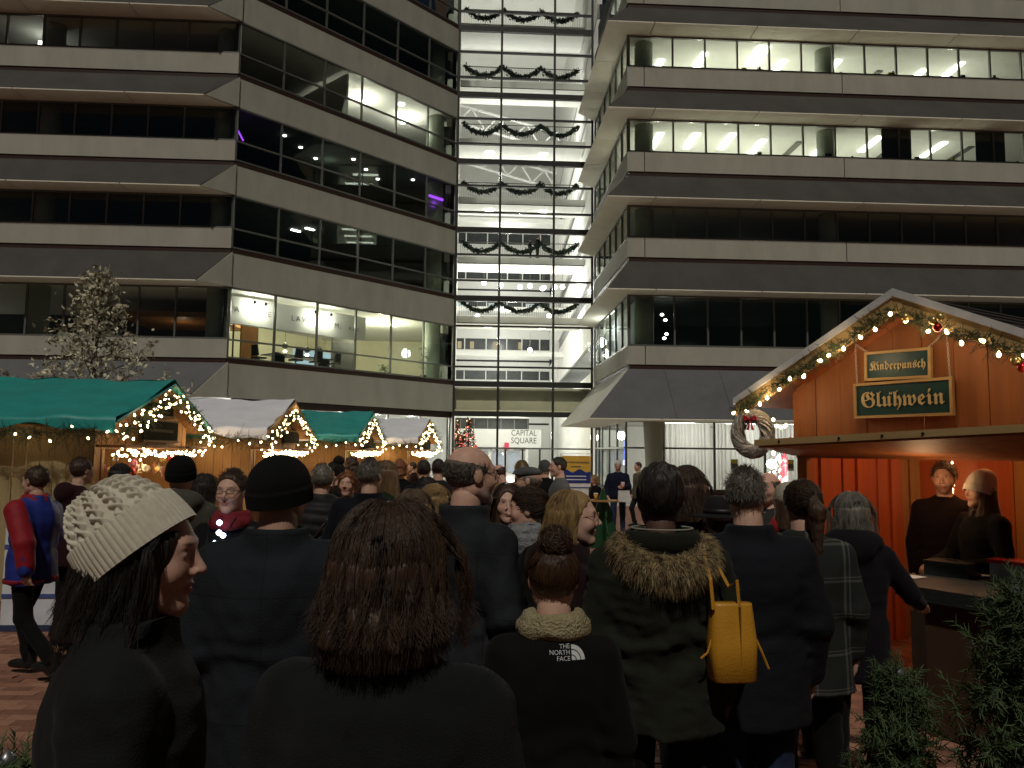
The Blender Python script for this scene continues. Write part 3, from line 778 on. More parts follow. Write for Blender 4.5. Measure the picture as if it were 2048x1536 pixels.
# leafy garlands on the railings
M_GARL = pmat('garland_dark', (.04, .06, .035), (.015, .025, .015), 15, .8)
def leaf_cloud(pts, size, seed, jit=.1, aspect=.35):
    """small two-sided leaves scattered round the given points"""
    r = np.random.default_rng(seed); n = len(pts); P = np.asarray(pts, float)+r.normal(size=(n, 3))*jit
    d = r.normal(size=(n, 3)); d /= np.linalg.norm(d, axis=1)[:, None]
    s = np.cross(d, r.normal(size=(n, 3))); s /= np.linalg.norm(s, axis=1)[:, None]
    L = size*(.6+.8*r.random((n, 1)))
    V = np.stack([P-d*L/2, P+s*L*aspect/2, P+d*L/2, P-s*L*aspect/2], 1).reshape(-1, 3)
    return V, np.arange(4*n).reshape(n, 4)
def swag(xs, zt, dip, n=150):
    out = []
    for a, b in zip(xs[:-1], xs[1:]):
        t = np.linspace(0, 1, n); x = a+(b-a)*t; z = zt-dip*(1-(2*t-1)**2)
        out.append(np.stack([x, np.zeros(n), z], 1))
    return np.concatenate(out)
fl = {1: 'lowest', 2: 'just above the two people on the', 3: 'middle', 4: 'top'}
names = ['dark leafy garland on the lowest garlanded railing of the atrium', 'dark leafy garland in three swags on the railing where two people stand',
         'dark leafy garland in three swags level with the purple bar', 'dark leafy garland in three swags two railings above the two people', 'dark leafy garland on the atrium railing second from the top of the picture', 'dark leafy garland on the topmost atrium railing, cut by the picture edge']
for i, k in enumerate((1, 2, 3, 4, 5, 6)):
    g = thing('garland', names[i], 'garland', ac.matrix_basis @ Vector((0, BY-.02, BT[k]+.98)), ROT, 'garlands on the atrium railings')
    pts = swag([.25, 2.75, 5.3, 7.75], 0, .62)
    pts = np.repeat(pts, 5, 0)
    V, Fq = leaf_cloud(pts, .18, 20+k, .075, .5)
    inst('leaves', mesh_np('leaves', V, Fq, M_GARL), g)
    MB().tube(swag([.25, 2.75, 5.3, 7.75], 0, .62, 16).tolist(), .035, 6).build('core', M_GARL, g)

# decorated trees inside the hall
def hall_tree(loc, h, r0, label, seed):
    r = np.random.default_rng(seed); t = thing('christmas_tree', label, 'christmas tree', loc)
    n = 1500; zz = 1-np.sqrt(r.random(n)); a = r.random(n)*6.28; rad = r0*(1-zz)*(.75+.3*r.random(n))
    V, Fq = leaf_cloud(np.stack([rad*np.cos(a), rad*np.sin(a), .3+zz*(h-.3)], 1), .22, seed, .05)
    inst('branches', mesh_np('branches', V, Fq, pmat('hall_tree_green', (.1, .03, .02), (.04, .07, .03), 9, .8, mottle=.2)), t)
    MB().tube([(0, 0, 0), (0, 0, h*.95)], [.07, .02], 8).build('trunk', pmat('trunk_dark', (.05, .035, .02)), t)
    for nm, m, cnt, s in (('red_light', emat('tree_red', (1, .12, .08), 1.6, 'NONE'), 150, .045), ('white_light', emat('tree_white', (1, .8, .5), 4, 'NONE'), 120, .03)):
        me = MB().lathe([(.1*s, -s), (s, 0), (.1*s, s)], 6).mesh(nm, m, True)
        for i in range(cnt):
            z = 1-math.sqrt(r.random()); aa = r.random()*6.28; q = r0*(1-z)*1.03
            inst(nm, me, t, (q*math.cos(aa), q*math.sin(aa), .3+z*(h-.3)))
hall_tree(at(936, 905, 47.5)*np.array([1, 1, 0]), 4.05, 1.0, 'tall tree thick with red and white lights just inside the atrium glass', 1)
hall_tree(at(914, 905, 49.5)*np.array([1, 1, 0]), 3.9, .6, 'slimmer red-lit tree half hidden at the edge of the atrium glass', 2)
# ================================================================== people: continuous bodies, clothes, hair
HS = 1.75                       # all figures are modelled at 1.75 m and scaled
def skinmat(tone): return pmat('skin_%d' % int(tone[0]*1000), tone, tuple(v*.82 for v in tone), 38, .6, .05, 160, attr='tint', spec=.35)
def fabric(name, c, c2=None, rough=.9, bump=.25, bscale=220, sheen=.02, scale=14, spec=.15, stretch=(1, 1, 1)):
    g = .35 if max(c) < .1 else (.62 if max(c) < .2 else .85)
    c = tuple(v*g for v in c); c2 = tuple(v*g for v in c2) if c2 else None
    return pmat('cloth_'+name, c, c2, scale, rough, bump, bscale, spec=spec, sheen=sheen, stretch=stretch)

def head_sdf(P, p):
    fw = p.get('face_w', 1.0); Q = P/np.array([fw, 1, 1], np.float32)
    d = ell(Q, (0, -.014, .028), (.076, .097, .088))
    d = smin(d, ell(Q, (0, .028, -.03), (.062, .062, .082)), .035)
    d = smin(d, cap(Q, (.048, -.005, -.055), (.012, .06, -.098), .02, .017), .03)
    d = smin(d, cap(Q, (-.048, -.005, -.055), (-.012, .06, -.098), .02, .017), .03)
    d = smin(d, ell(Q, (0, .068, -.1), (.02, .018, .018)), .02)
    d = smin(d, cap(Q, (-.032, .076, .028), (.032, .076, .028), .011), .018)
    for s in (-1, 1):
        d = smax(d, -ell(Q, (s*.031, .103, .010), (.02, .019, .0135)), .012)
        d = smin(d, ell(Q, (s*.031, .0735, .010), (.0145, .0145, .0125)), .002)
        d = smin(d, ell(Q, (s*.038, .058, -.028), (.022, .022, .022)), .025)
        d = smin(d, ell(Q, (s*.079, -.006, -.002), (.009, .02, .032)), .006)
    nl = p.get('nose', 1.0)
    d = smin(d, cap(Q, (0, .086, .016), (0, .094+.017*nl, -.022), .007, .0098), .012)
    for s in (-1, 1): d = smin(d, ell(Q, (s*.0125, .095, -.028), (.0085, .011, .008)), .006)
    d = smin(d, ell(Q, (0, .084, -.0525), (.023, .013, .0065)), .006)
    d = smin(d, ell(Q, (0, .082, -.066), (.020, .014, .0075)), .006)
    if p.get('head_res', .02) < .0055: d = smax(d, -ell(Q, (0, .098, -.0592), (.022, .008, .0018)), .003)
    return d
def head_tint(V, p):
    Q = V; T = np.ones((len(V), 3))
    def blob(c, r, col, soft=.35):
        k = np.linalg.norm((Q-np.array(c))/np.array(r), axis=1); w = np.clip((1-k)/soft, 0, 1)[:, None]
        T[:] = T*(1-w)+np.array(col)*w
    lip = p.get('lip', (.8, .45, .42)); brow = p.get('brow', (.25, .2, .18))
    blob((0, .09, -.0595), (.026, .03, .0145), lip)
    for s in (-1, 1):
        blob((s*.036, .06, -.025), (.03, .06, .03), (1.05, .86, .82), 1.2)
        blob((s*.031, .092, .011), (.0165, .025, .0085), (1.25, 1.45, 1.6), .5)
        blob((s*.031, .0905, .011), (.007, .02, .0075), (.12, .09, .08), .4)
        blob((s*.031, .092, .019), (.018, .022, .0022), (.15, .12, .1), .6)
        blob((s*.034, .092, .0315), (.021, .026, .0058), brow, .6)
    blob((0, .11, -.03), (.016, .02, .016), (1.05, .85, .82), .8)
    b = p.get('beard')
    if b:
        k = np.clip((-.045-Q[:, 2])/.02, 0, 1)*np.clip((Q[:, 1]+.0)/.03, 0, 1)*np.clip((Q[:, 2]+.13)/.02, 0, 1)
        T[:] = T*(1-k[:, None]*.85)+np.array(b)*k[:, None]*.85
    return T

class Fig:
    """one person; everything in metres at 1.75 m height, facing +y, feet at z=0"""
    def __init__(s, label, px, py, dist, heading=0, **p):
        """px, py: photograph position of the top of the head (hat included if hat_h given); dist: depth"""
        w = at(px, py, dist); s.p = p
        s.h = (w[2]-p.get('hat_h', 0))
        s.k = s.h/HS
        s.root = thing('person', label, 'person', (w[0], w[1], 0), heading, p.get('group'))
        s.near = p.get('res', .02)
        s.yaw = p.get('yaw', 0); s.pit = p.get('pitch', 0); s.rol = p.get('roll', 0)
        s.lean = p.get('lean', 0); s.bx = p.get('build', 1.0)
        s.HC = np.array([0, .025, 1.638])
        if s.lean: s.HC = s.HC+np.array([0, math.sin(s.lean)*.7, -(1-math.cos(s.lean))*.7])
        s.HC = s.HC+np.array(p.get('head_off', (0, 0, 0)))
    # --- frames
    def hd(s, P):                    # figure -> head frame
        Q = P-s.HC.astype(np.float32)
        return roty(rotx(rotz(Q, -s.yaw), -s.pit), -s.rol)
    def hd_inv(s, V): return rotz(rotx(roty(np.asarray(V, np.float32), s.rol), s.pit), s.yaw)+s.HC
    def up(s, P):                    # lean of the upper body about the hips
        if not s.lean: return P
        Q = P-np.array([0, 0, .95], np.float32); w = np.clip((Q[..., 2])/.15, 0, 1)
        A = rotx(Q, s.lean)
        return np.array([0, 0, .95], np.float32)+Q*(1-w[..., None])+A*w[..., None]
    def arms(s):
        p = s.p; sh = .172*s.bx
        r = p.get('armR', ((.232*s.bx, -.02, 1.13), (.235*s.bx, .05, .89)))
        l = p.get('armL', ((-.232*s.bx, -.02, 1.13), (-.235*s.bx, .05, .89)))
        return ((sh, 0, 1.385), r[0], r[1]), ((-sh, 0, 1.385), l[0], l[1])
    def legs(s):
        p = s.p
        return p.get('legR', ((.1, .0, .9), (.105, .02, .48), (.11, -.02, .08))), p.get('legL', ((-.1, .0, .9), (-.105, .02, .48), (-.11, -.02, .08)))
    def out(s, name, V, Fq, m, parent=None):
        o = inst(name, mesh_np(name, np.asarray(V)*s.k, Fq, m, True), parent or s.root)
        return o
    def mesh(s, name, fn, lo, hi, h, m, parent=None, post=None):
        P, l, h = grid(lo, hi, h); V, Fq = nets(fn(P), l, h)
        if not len(V): return None
        if post is not None: V = post(V)
        return s.out(name, V, Fq, m, parent)
    # --- body
    def body(s):
        p = s.p; sk = skinmat(p.get('skin', (.5, .3, .22)))
        hr = p.get('head_res', min(s.near, .009))
        P, lo, h = grid((-.11, -.14, -.16), (.11, .145, .135), hr)
        d = head_sdf(P, p)
        d = smin(d, cap(P, (0, -.03, -.07), (0, -.045, -.2), .05, .055), .03)
        V1, F1 = nets(d, lo, h); T1 = head_tint(V1, p); V1 = s.hd_inv(V1)
        # trunk, limbs and hands
        h2 = max(s.near, .012)
        A = s.arms(); L = s.legs()
        pts = np.array([q for c in A+tuple(L) for q in c]+[(0, 0, 1.5), (.2, .12, 1.2), (-.2, -.12, 1.2)])
        if s.lean: pts = np.concatenate([pts, [s.HC]])
        P, lo, h = grid(pts.min(0)-.14, np.maximum(pts.max(0), (0, 0, 1.5))+.14, h2)
        d = profile(s.up(P), [(.86, .15, .1, 0), (1.05, .13, .09, 0), (1.3, .165, .105, 0), (1.42, .15, .085, 0), (1.5, .055, .055, 0), (1.56, .05, .05, 0)], .03)
        d = smin(d, cap(P, (0, s.HC[1]-.05, s.HC[2]-.2), s.HC+np.array([0, -.03, -.08]), .052), .03)
        for sh, el, wr in A:
            shp = sh if not s.lean else tuple(s.up_inv(sh))
            d = smin(d, smin(cap(P, shp, el, .045, .037), cap(P, el, wr, .037, .026), .02), .03)
        for hp, kn, an in L:
            d = smin(d, smin(cap(P, hp, kn, .075, .05), cap(P, kn, an, .05, .035), .02), .03)
        V2, F2 = nets(d, lo, h)
        V = [V1, V2]; Fs = [F1, F2+len(V1)]; n = len(V1)+len(V2); T = [T1, np.ones((len(V2), 3))]
        # hands with separate fingers
        hres = p.get('hand_res', .006 if s.near < .016 else .009)
        for i, (sh, el, wr) in enumerate(A):
            if p.get('no_hands'): break
            el = np.array(el); wr = np.array(wr); f = wr-el; f /= np.linalg.norm(f)
            side = 1 if i == 0 else -1
            u = np.array(p.get('palmR' if i == 0 else 'palmL', (-side, 0, 0)), float); u -= f*(u@f); u /= np.linalg.norm(u)     # palm faces this way
            sd = np.cross(f, u)*side                                             # thumb side
            curl = p.get('curl', .5)
            P, lo, h = grid(wr-.13, wr+.17, hres) if hres < .008 else grid(wr-.12, wr+.16, hres)
            c = wr+f*.075
            d = smin(cap(P, wr, wr+f*.05, .024, .028), cap(P, wr+f*.05+sd*.022, wr+f*.085+sd*.024, .014), .015)
            d = smin(d, cap(P, wr+f*.05-sd*.022, wr+f*.08-sd*.026, .013), .015)
            for j, (off, ln) in enumerate(((.03, .07), (.010, .08), (-.010, .074), (-.029, .058))):
                b = wr+f*.088+sd*off; a1 = curl*.9; m1 = b+(f*math.cos(a1)+u*math.sin(a1))*ln*.55
                e = m1+(f*math.cos(a1*2.1)+u*math.sin(a1*2.1))*ln*.5
                d = np.minimum(d, smin(cap(P, b, m1, .0095, .0088), cap(P, m1, e, .0088, .0075), .004))
            tb = wr+f*.03+sd*.026; t1 = tb+(sd*.65+f*.6+u*.4)*.04; t2 = t1+(f*.85+u*.5+sd*.1)*.033
            d = smin(d, smin(cap(P, tb, t1, .0125, .011), cap(P, t1, t2, .0105, .0085), .004), .006)
            V3, F3 = nets(d, lo, h); V.append(V3); Fs.append(F3+n); n += len(V3); T.append(np.ones((len(V3), 3)))
        V = np.concatenate(V); Fq = np.concatenate(Fs); T = np.concatenate(T)
        o = s.out('body', V, Fq, sk)
        a = o.data.color_attributes.new('tint', 'FLOAT_COLOR', 'POINT')
        a.data.foreach_set('color', np.concatenate([T, np.ones((len(T), 1))], 1).astype(np.float32).ravel())
        return o
    def up_inv(s, q):
        q = np.array(q, float)-np.array([0, 0, .95]); c, sn = math.cos(-s.lean), math.sin(-s.lean)
        return np.array([0, 0, .95])+np.array([q[0], c*q[1]-sn*q[2], sn*q[1]+c*q[2]])
    # --- clothes
    def coat(s, m, hem=.78, puff=0, collar=.0, name='coat', flare=.0, fold=.006, res=None, quilt=0, hood=None, seed=0, cut=None, sleeve=1.0):
        b = s.bx; A = s.arms(); h = res or s.near
        pts = np.array([q for c in A for q in c]+[(.27*b, .17*b, hem), (-.27*b, -.17*b, 1.54)])
        if s.lean: pts = np.concatenate([pts, [s.HC]])
        P, lo, h = grid(pts.min(0)-.12, pts.max(0)+np.array([.12, .12, .12]), h)
        Q = s.up(P)
        hw = .178*b
        prof = [(hem, (.2+flare)*b, (.145+flare*.8)*b, 0), (.95, .195*b, .142*b, 0), (1.08, .178*b, .13*b, 0), (1.28, .2*b, .145*b, -.005),
                (1.35, .188*b, .138*b, -.008), (1.41, .15*b, .118*b, -.012), (1.455, .095, .09, -.014), (1.495, .07, .076, -.012)]
        d = profile(Q, prof, .012)-puff
        for sg in (-1, 1): d = smin(d, cap(Q, (sg*.02, -.018, 1.44), (sg*.158*b, -.006, 1.388), .056+puff, .066*b+puff), .05)
        for sh, el, wr in A:
            shp = sh if not s.lean else tuple(s.up_inv(sh))
            wr2 = np.array(el)+(np.array(wr)-np.array(el))*.97*sleeve
            d = smin(d, smin(cap(P, shp, el, .066*b+puff, .057*b+puff), cap(P, el, wr2, .055*b+puff, .044+puff), .02), .036)
        if fold:
            zz = P[..., 2]
            d = d+fold*(wob(P, 3.2, seed+1, (1, 1, .55))+.55*wob(P, 7.5, seed+2, (1, 1, .7)))
            if h < .014: d = d+fold*.5*np.abs(wob(P, 9, seed+5, (.6, .6, 1.3)))-fold*.15
            # creases at the elbows and waist
            d = d+fold*.6*np.sin(zz*55+4*wob(P, 2.5, seed+3))*np.exp(-((zz-1.1)/.11)**2)
        if quilt: d = d-quilt*np.abs(np.sin(Q[..., 2]*PI/.085+.4*np.sin(Q[..., 0]*9)))
        if collar:
            c = np.array([0, -.012, 1.475]); q = Q-c.astype(np.float32)
            rr = np.sqrt((q[..., 0]/.086)**2+(q[..., 1]/.088)**2)
            ring = np.maximum(np.abs(rr-1)*.085-.013, np.abs(q[..., 2]-.012)-(.012+collar*.6))
            d = smin(d, ring, .022)
        if hood == 'down':
            d = smin(d, ell(Q, (0, -.13, 1.43), (.125, .075, .10)), .03)
            d = smin(d, np.abs(ell(Q, (0, -.05, 1.47), (.15, .11, .075)))-.012, .02) if s.near < .016 else d
        if cut is not None: d = np.maximum(d, cut(P))
        V, Fq = nets(d, lo, h)
        o = s.out(name, V, Fq, m)
        return o
    def trousers(s, m, top=.98, res=None, w=1.0, name='trousers', seed=4):
        L = s.legs(); pts = np.array([q for c in L for q in c]+[(0, 0, top)])
        P, lo, h = grid(pts.min(0)-.14, pts.max(0)+.14, res or max(s.near, .014))
        d = None
        for hp, kn, an in L:
            an2 = np.array(an)-np.array([0, 0, .02])
            e = smin(cap(P, hp, kn, .09*w, .068*w), cap(P, kn, an2, .066*w, .055*w), .03)
            d = e if d is None else smin(d, e, .02)
        d = smin(d, ell(P, (0, 0, .93), (.165*w, .12*w, .12)), .03)
        d = d+.006*wob(P, 5, seed)+.004*np.sin(P[..., 2]*60+5*wob(P, 2, seed+1))*np.exp(-((P[..., 2]-.15)/.1)**2)
        return s.mesh_from(d, lo, h, name, m)
    def mesh_from(s, d, lo, h, name, m, parent=None):
        V, Fq = nets(d, lo, h); return s.out(name, V, Fq, m, parent) if len(V) else None
    def shoes(s, m):
        for i, (hp, kn, an) in enumerate(s.legs()):
            an = np.array(an); yaw = s.p.get('foot', (0, 0))[i]
            P, lo, h = grid((-.07, -.11, -.005), (.07, .22, .15), max(.012, s.near*.8))
            d = smin(ell(P, (0, .08, .03), (.047, .135, .05)), cap(P, (0, -.01, .03), (0, -.02, .13), .048, .046), .03)
            d = np.maximum(d, .003-P[..., 2])
            V, Fq = nets(d, lo, h)
            s.out('shoe', V+np.array([an[0], an[1], an[2]-.08]), Fq, m)
    # --- hair, in the head frame
    def hair(s, style, m, length=.2, res=None, seed=0, vol=1.0, strands=0, srad=.0012, front=.72):
        h = res or min(s.near, .011)
        if style == 'short':
            P, lo, h = grid((-.12, -.15, -.16), (.12, .13, .16), h)
            d = ell(P, (0, -.016, .03), (.084*vol, .106*vol, .1*vol))+.003*wob(P, 22, seed)
            d = np.maximum(d, -(P[..., 2]-(-.012+.8*P[..., 1])))
            d = smax(d, -ell(P, (0, .095, .0), (.095, .06, .088)), .01)
        elif style == 'fringe':               # bald crown
            P, lo, h = grid((-.12, -.15, -.16), (.12, .13, .16), h)
            d = ell(P, (0, -.016, .025), (.082, .104, .092))+.002*wob(P, 25, seed)
            d = np.maximum(d, -(P[..., 2]-(-.03+.7*P[..., 1]))); d = np.maximum(d, P[..., 2]-.045+.2*P[..., 1])
            d = smax(d, -ell(P, (0, .1, .0), (.1, .075, .1)), .01)
        elif style in ('bob', 'long', 'curly'):
            zb = -.1-length+(.03 if strands else 0)
            P, lo, h = grid((-.2, -.22, zb-.06), (.2, .14, .17), h)
            v = vol
            top = ell(P, (0, -.018, .028), (.09*v, .112*v, .104*v))
            t = np.clip((.02-P[..., 2])/(.02-zb), 0, 1)
            ax_ = (.09+.016*t*(1 if style == 'bob' else .6))*v; by = (.105+.012*t)*v
            q = np.sqrt((P[..., 0]/ax_)**2+((P[..., 1]+.03+.02*t)/by)**2)
            sk = np.maximum(np.maximum((q-1)*.09, P[..., 2]-.03), zb-P[..., 2])
            d = smin(top, sk, .03)
            d = smax(d, -ell(P, (0, .105, -.06), (.07 if front > .5 else .11, .085 if front > .5 else .12, .145)), .015)
            amp = .004 if style != 'curly' else .011
            d = d+amp*wob(P, 16 if style != 'curly' else 12, seed, (1, 1, .18 if style != 'curly' else 1))
            d = d+.01*t*wob(P, 9, seed+1, (1, 1, .4))
        elif style in ('bun', 'ponytail', 'updo'):
            P, lo, h = grid((-.14, -.3, -.42 if style == 'ponytail' else -.14), (.14, .13, .26), h)
            d = ell(P, (0, -.018, .028), (.083*vol, .104*vol, .097*vol))
            d = np.maximum(d, -(P[..., 2]-(-.02+.85*P[..., 1])))
            d = smax(d, -ell(P, (0, .09, -.005), (.1, .05, .065)), .01)
            if style == 'bun': d = smin(d, ell(P, (0, -.055, .135), (.045, .045, .04))+.006*wob(P, 25, seed+3), .015)
            elif style == 'updo': d = smin(d, ell(P, (.0, -.05, .07), (.085, .085, .09))+.012*wob(P, 12, seed+3), .03)
            else: d = smin(d, smin(cap(P, (0, -.11, .04), (0, -.16, -.02), .03, .04), cap(P, (0, -.16, -.02), (0, -.15, -.36), .04, .015), .03), .01)
            d = d+.004*wob(P, 20, seed)
        if s.p.get('hat_h'): d = np.maximum(d, P[..., 2]-.045-.25*P[..., 1])
        V, Fq = nets(d, lo, h)
        V = s.hd_inv(V)
        parts = [(V, Fq)]
        if not strands and s.p.get('hs', 0): strands = s.p['hs']; srad = .0016
        if strands:
            parts.append(s.strands(style, strands, length, srad, seed, vol, front))
        VV = np.concatenate([a for a, b in parts]); off = 0; FF = []
        for a, b in parts: FF.append(b+off); off += len(a)
        return s.out('hair', VV, np.concatenate(FF), m)
    def strands(s, style, n, length, srad, seed, vol, front=.72):
        r = np.random.default_rng(seed+50); K = 11
        th = r.uniform(0, 2*PI, n)           # 0 = +y (face)
        keep = np.ones(n, bool)
        t = np.linspace(0, 1, K)[None, :]
        if style in ('bob', 'long', 'curly'):
            el0 = r.uniform(.15, 1.35, n) if not s.p.get('hat_h') else r.uniform(-.1, .25, n); zb = -.1-length
            el = el0[:, None]*(1-t*1.0)-(0)                      # elevation on the cap falls to the equator
            first = np.clip(t/.5, 0, 1); second = np.clip((t-.5)/.5, 0, 1)
            el = el0[:, None]*(1-first)
            rx, ry, rz = .092*vol, .114*vol, .106*vol
            jit = r.normal(size=(n, 1))*.003
            x = np.sin(th)[:, None]*np.cos(el)*(rx+jit); y = np.cos(th)[:, None]*np.cos(el)*(ry+jit)-.018; z = .028+np.sin(el)*(rz+jit)
            ln = (.028-zb)*(.7+.3*r.random((n, 1)))
            flip = r.normal(size=(n, 1))*.011+.002
            lock = np.floor(th*9)/9; wv = (lock*37 % 6.28)[:, None]+r.normal(size=(n, 1))*.5; am = .005+.004*r.random((n, 1))
            out = (second*.014*(1 if style == 'bob' else .8)+.7*flip*second**3+am*np.sin(t*13+wv)*np.clip(t*1.5-.2, 0, 1))*vol
            sw = .007*np.sin(t*9+wv*1.7)*np.clip(t*1.6-.3, 0, 1); x = x+np.cos(th)[:, None]*sw; y = y-np.sin(th)[:, None]*sw
            x = x+np.sin(th)[:, None]*out; y = y+np.cos(th)[:, None]*out-.02*second; z = z-second*ln
            z = z+.02*second**4*np.sign(flip)
            face = (np.cos(th) > .45) & (ln[:, 0] > 0)
            x = x+np.where(face, np.sign(np.sin(th))*.05, 0)[:, None]*np.clip(t*2, 0, 1); keep = ~(np.cos(th) > front)
        elif style in ('short', 'fringe'):
            el0 = r.uniform(-.35, 1.5 if style == 'short' else .25, n)
            rx, ry, rz = .084*vol, .106*vol, .1*vol
            p0 = np.stack([np.sin(th)*np.cos(el0), np.cos(th)*np.cos(el0), np.sin(el0)], 1)
            b0 = p0*np.array([rx, ry, rz])+np.array([0, -.016, .03])
            keep = (b0[:, 2] > -.012+.8*b0[:, 1]+.01) & ~((p0[:, 1] > .6) & (b0[:, 2] < .09))
            dr = p0*.35+np.array([0, -.25, -.6])*(1-np.abs(p0[:, 2:3]))+np.array([0, -.8, .1])*np.abs(p0[:, 2:3])+r.normal(size=(n, 3))*.35
            dr -= p0*np.minimum(0, (dr*p0).sum(1, keepdims=True)); dr /= np.linalg.norm(dr, axis=1)[:, None]
            L = (.022+.02*r.random((n, 1)))*(1 if style == 'short' else .5)
            q = b0[:, None]*.985+dr[:, None]*(L*t)[..., None]-p0[:, None]*.006*(t**2)[..., None]
            x, y, z = q[..., 0], q[..., 1], q[..., 2]
        else:
            # swept towards the bun / tail
            el0 = r.uniform(-.5, 1.0, n)
            tgt = np.array([0, -.055, .11]) if style != 'ponytail' else np.array([0, -.11, .04])
            rx, ry, rz = .085*vol, .106*vol, .099*vol
            p0 = np.stack([np.sin(th)*np.cos(el0), np.cos(th)*np.cos(el0), np.sin(el0)], 1)
            pt = (tgt-np.array([0, -.018, .028]))/np.array([rx, ry, rz]); pt /= np.linalg.norm(pt)
            q = p0[:, None]*(1-t[..., None])+pt[None, None]*t[..., None]; q /= np.linalg.norm(q, axis=-1, keepdims=True)
            q = q*(1+r.normal(size=(n, 1, 1))*.02+.05*r.random((n, 1, 1))*np.sin(t*PI)[..., None])
            x, y, z = q[..., 0]*rx, q[..., 1]*ry-.018, q[..., 2]*rz+.028
            keep = (p0[:, 2]*rz+.028 > -.03+.85*(p0[:, 1]*ry-.018))
        P = np.stack([x, y, z], -1)[keep]
        if style == 'bun':
            m = 420; c0 = np.array([0, -.055, .135]); ax0 = r.normal(size=(m, 3)); ax0 /= np.linalg.norm(ax0, axis=1)[:, None]
            e1 = np.cross(ax0, r.normal(size=(m, 3))); e1 /= np.linalg.norm(e1, axis=1)[:, None]; e2 = np.cross(ax0, e1)
            ph = np.linspace(0, 1, K)[None, :]*r.uniform(1.2, 4.2, (m, 1)); rd = (.047+.016*r.random((m, 1)))[..., None]
            P = np.concatenate([P, c0+(e1[:, None]*np.cos(ph)[..., None]+e2[:, None]*np.sin(ph)[..., None])*rd])
        N = len(P); P = s.hd_inv(P.reshape(-1, 3)).reshape(N, K, 3)
        st = Strands().add(P, srad*(.6+.8*r.random(N)), 3, .3)
        return st.arrays()
    def beanie(s, m, tilt=.25, thick=.012, slouch=0, cuff=.045, rib=70, name='knit_hat', level=.015):
        """knit cap as a turned surface with ribs; tilt lowers the back"""
        nu, nv = 220 if s.near < .016 else 64, 40 if s.near < .016 else 16
        u = np.linspace(0, 2*PI, nu, endpoint=False); v = np.linspace(0, 1, nv)
        U, Vv = np.meshgrid(u, v, indexing='xy')
        el = -.55+Vv*(PI/2+.55)*.995
        low = np.clip(-el, 0, 1); rx, ry, rz = .079+thick, .1+thick, .088+thick
        ce = np.where(el < 0, 1-.04*low, np.cos(el)); X = np.sin(U)*ce*rx; Y = np.cos(U)*ce*ry; Z = np.where(el < 0, el*.1, np.sin(el)*(rz+slouch))
        rb = .0018*np.cos(U*rib)*(1-Vv**3)
        X += np.sin(U)*rb; Y += np.cos(U)*rb
        cf = Vv < .24
        X = np.where(cf, X*1.055, X); Y = np.where(cf, Y*1.045, Y)
        Z = Z-.005-.0*Vv; Y = Y-slouch*.7*Vv**2
        P = np.stack([X, Y, Z], -1).reshape(-1, 3)
        P = rotx(P.astype(np.float32), tilt)+np.array([0, -.016, .028+level])
        F4 = np.array([[j*nu+i, j*nu+(i+1) % nu, (j+1)*nu+(i+1) % nu, (j+1)*nu+i] for j in range(nv-1) for i in range(nu)])
        return s.out(name, s.hd_inv(P), F4, m)
    def glasses(s, m):
        g = MB()
        for sd in (-1, 1):
            c = (sd*.032, .104, .008); ring = [(c[0]+.021*math.cos(a), c[1]-.006*abs(math.cos(a))*(1 if sd*math.cos(a) > 0 else 0), c[2]+.015*math.sin(a)) for a in np.linspace(0, 2*PI, 17)]
            g.tube(ring, .0015, 5, False); g.tube([(sd*.053, .098, .012), (sd*.078, .0, .012)], .0015, 5)
        g.tube([(-.011, .105, .011), (.011, .105, .011)], .0015, 5)
        return s.out('glasses', s.hd_inv(np.array(g.v)), g.f, m)
    def scarf(s, m, h=.016, r=.035, drop=None, name='scarf', loops=2, fold=.008, z=1.49, fringe=0, sp=.035):
        P, lo, h = grid((-.2, -.2, 1.36), (.2, .22, 1.62), h)
        d = None
        for i in range(loops):
            c = np.array([0, .0+.012*i, z-sp*i+.01]); q = P-c.astype(np.float32)
            q = rotx(q, .12*(i-.3)); rr = np.sqrt(q[..., 0]**2+(q[..., 1]*1.0)**2)
            e = np.sqrt((rr-(.083+.018*i))**2+(q[..., 2]*.8)**2)-r
            d = e if d is None else smin(d, e, .01)
        d = d+fold*wob(P, 9, 3, (1, 1, 2))
        return s.mesh_from(d, lo, h, name, m)

K_ = dict
M_NAVY = fabric('navy', (.012, .016, .028), (.008, .01, .018))
M_BLK = fabric('black', (.011, .011, .012), (.007, .007, .008))
M_CHAR = fabric('charcoal', (.028, .03, .033), (.018, .02, .022))
M_OLIVE = fabric('olive', (.042, .046, .03), (.028, .03, .02), bump=.3)
M_MAROON = fabric('maroon', (.06, .012, .018), (.04, .008, .012))
M_PURP = fabric('dark_plum', (.03, .014, .025), (.02, .01, .018))
M_TAN = fabric('tan', (.2, .12, .05), (.15, .09, .035))
M_GREY = fabric('grey', (.17, .17, .165), (.12, .12, .115))
M_TAUPE = fabric('taupe', (.14, .125, .1), (.1, .09, .07))
M_JEAN = fabric('denim', (.035, .055, .12), (.02, .035, .08), bump=.35, bscale=300)
M_BOOT = pmat('leather_black', (.012, .011, .01), None, 20, .4)
M_GREEN = fabric('green', (.02, .05, .02), (.012, .03, .012))
M_ORNG = fabric('orange', (.45, .07, .015), (.3, .05, .012))
M_SHIRT = fabric('white', (.55, .54, .5))
H_BRN = pmat('hair_brown', (.06, .03, .016), (.02, .0095, .0055), 30, .55, .6, 70, (1, 1, .12), spec=.4)
H_DRK = pmat('hair_dark', (.016, .011, .008), (.009, .006, .005), 30, .58, .6, 70, (1, 1, .12), spec=.4)
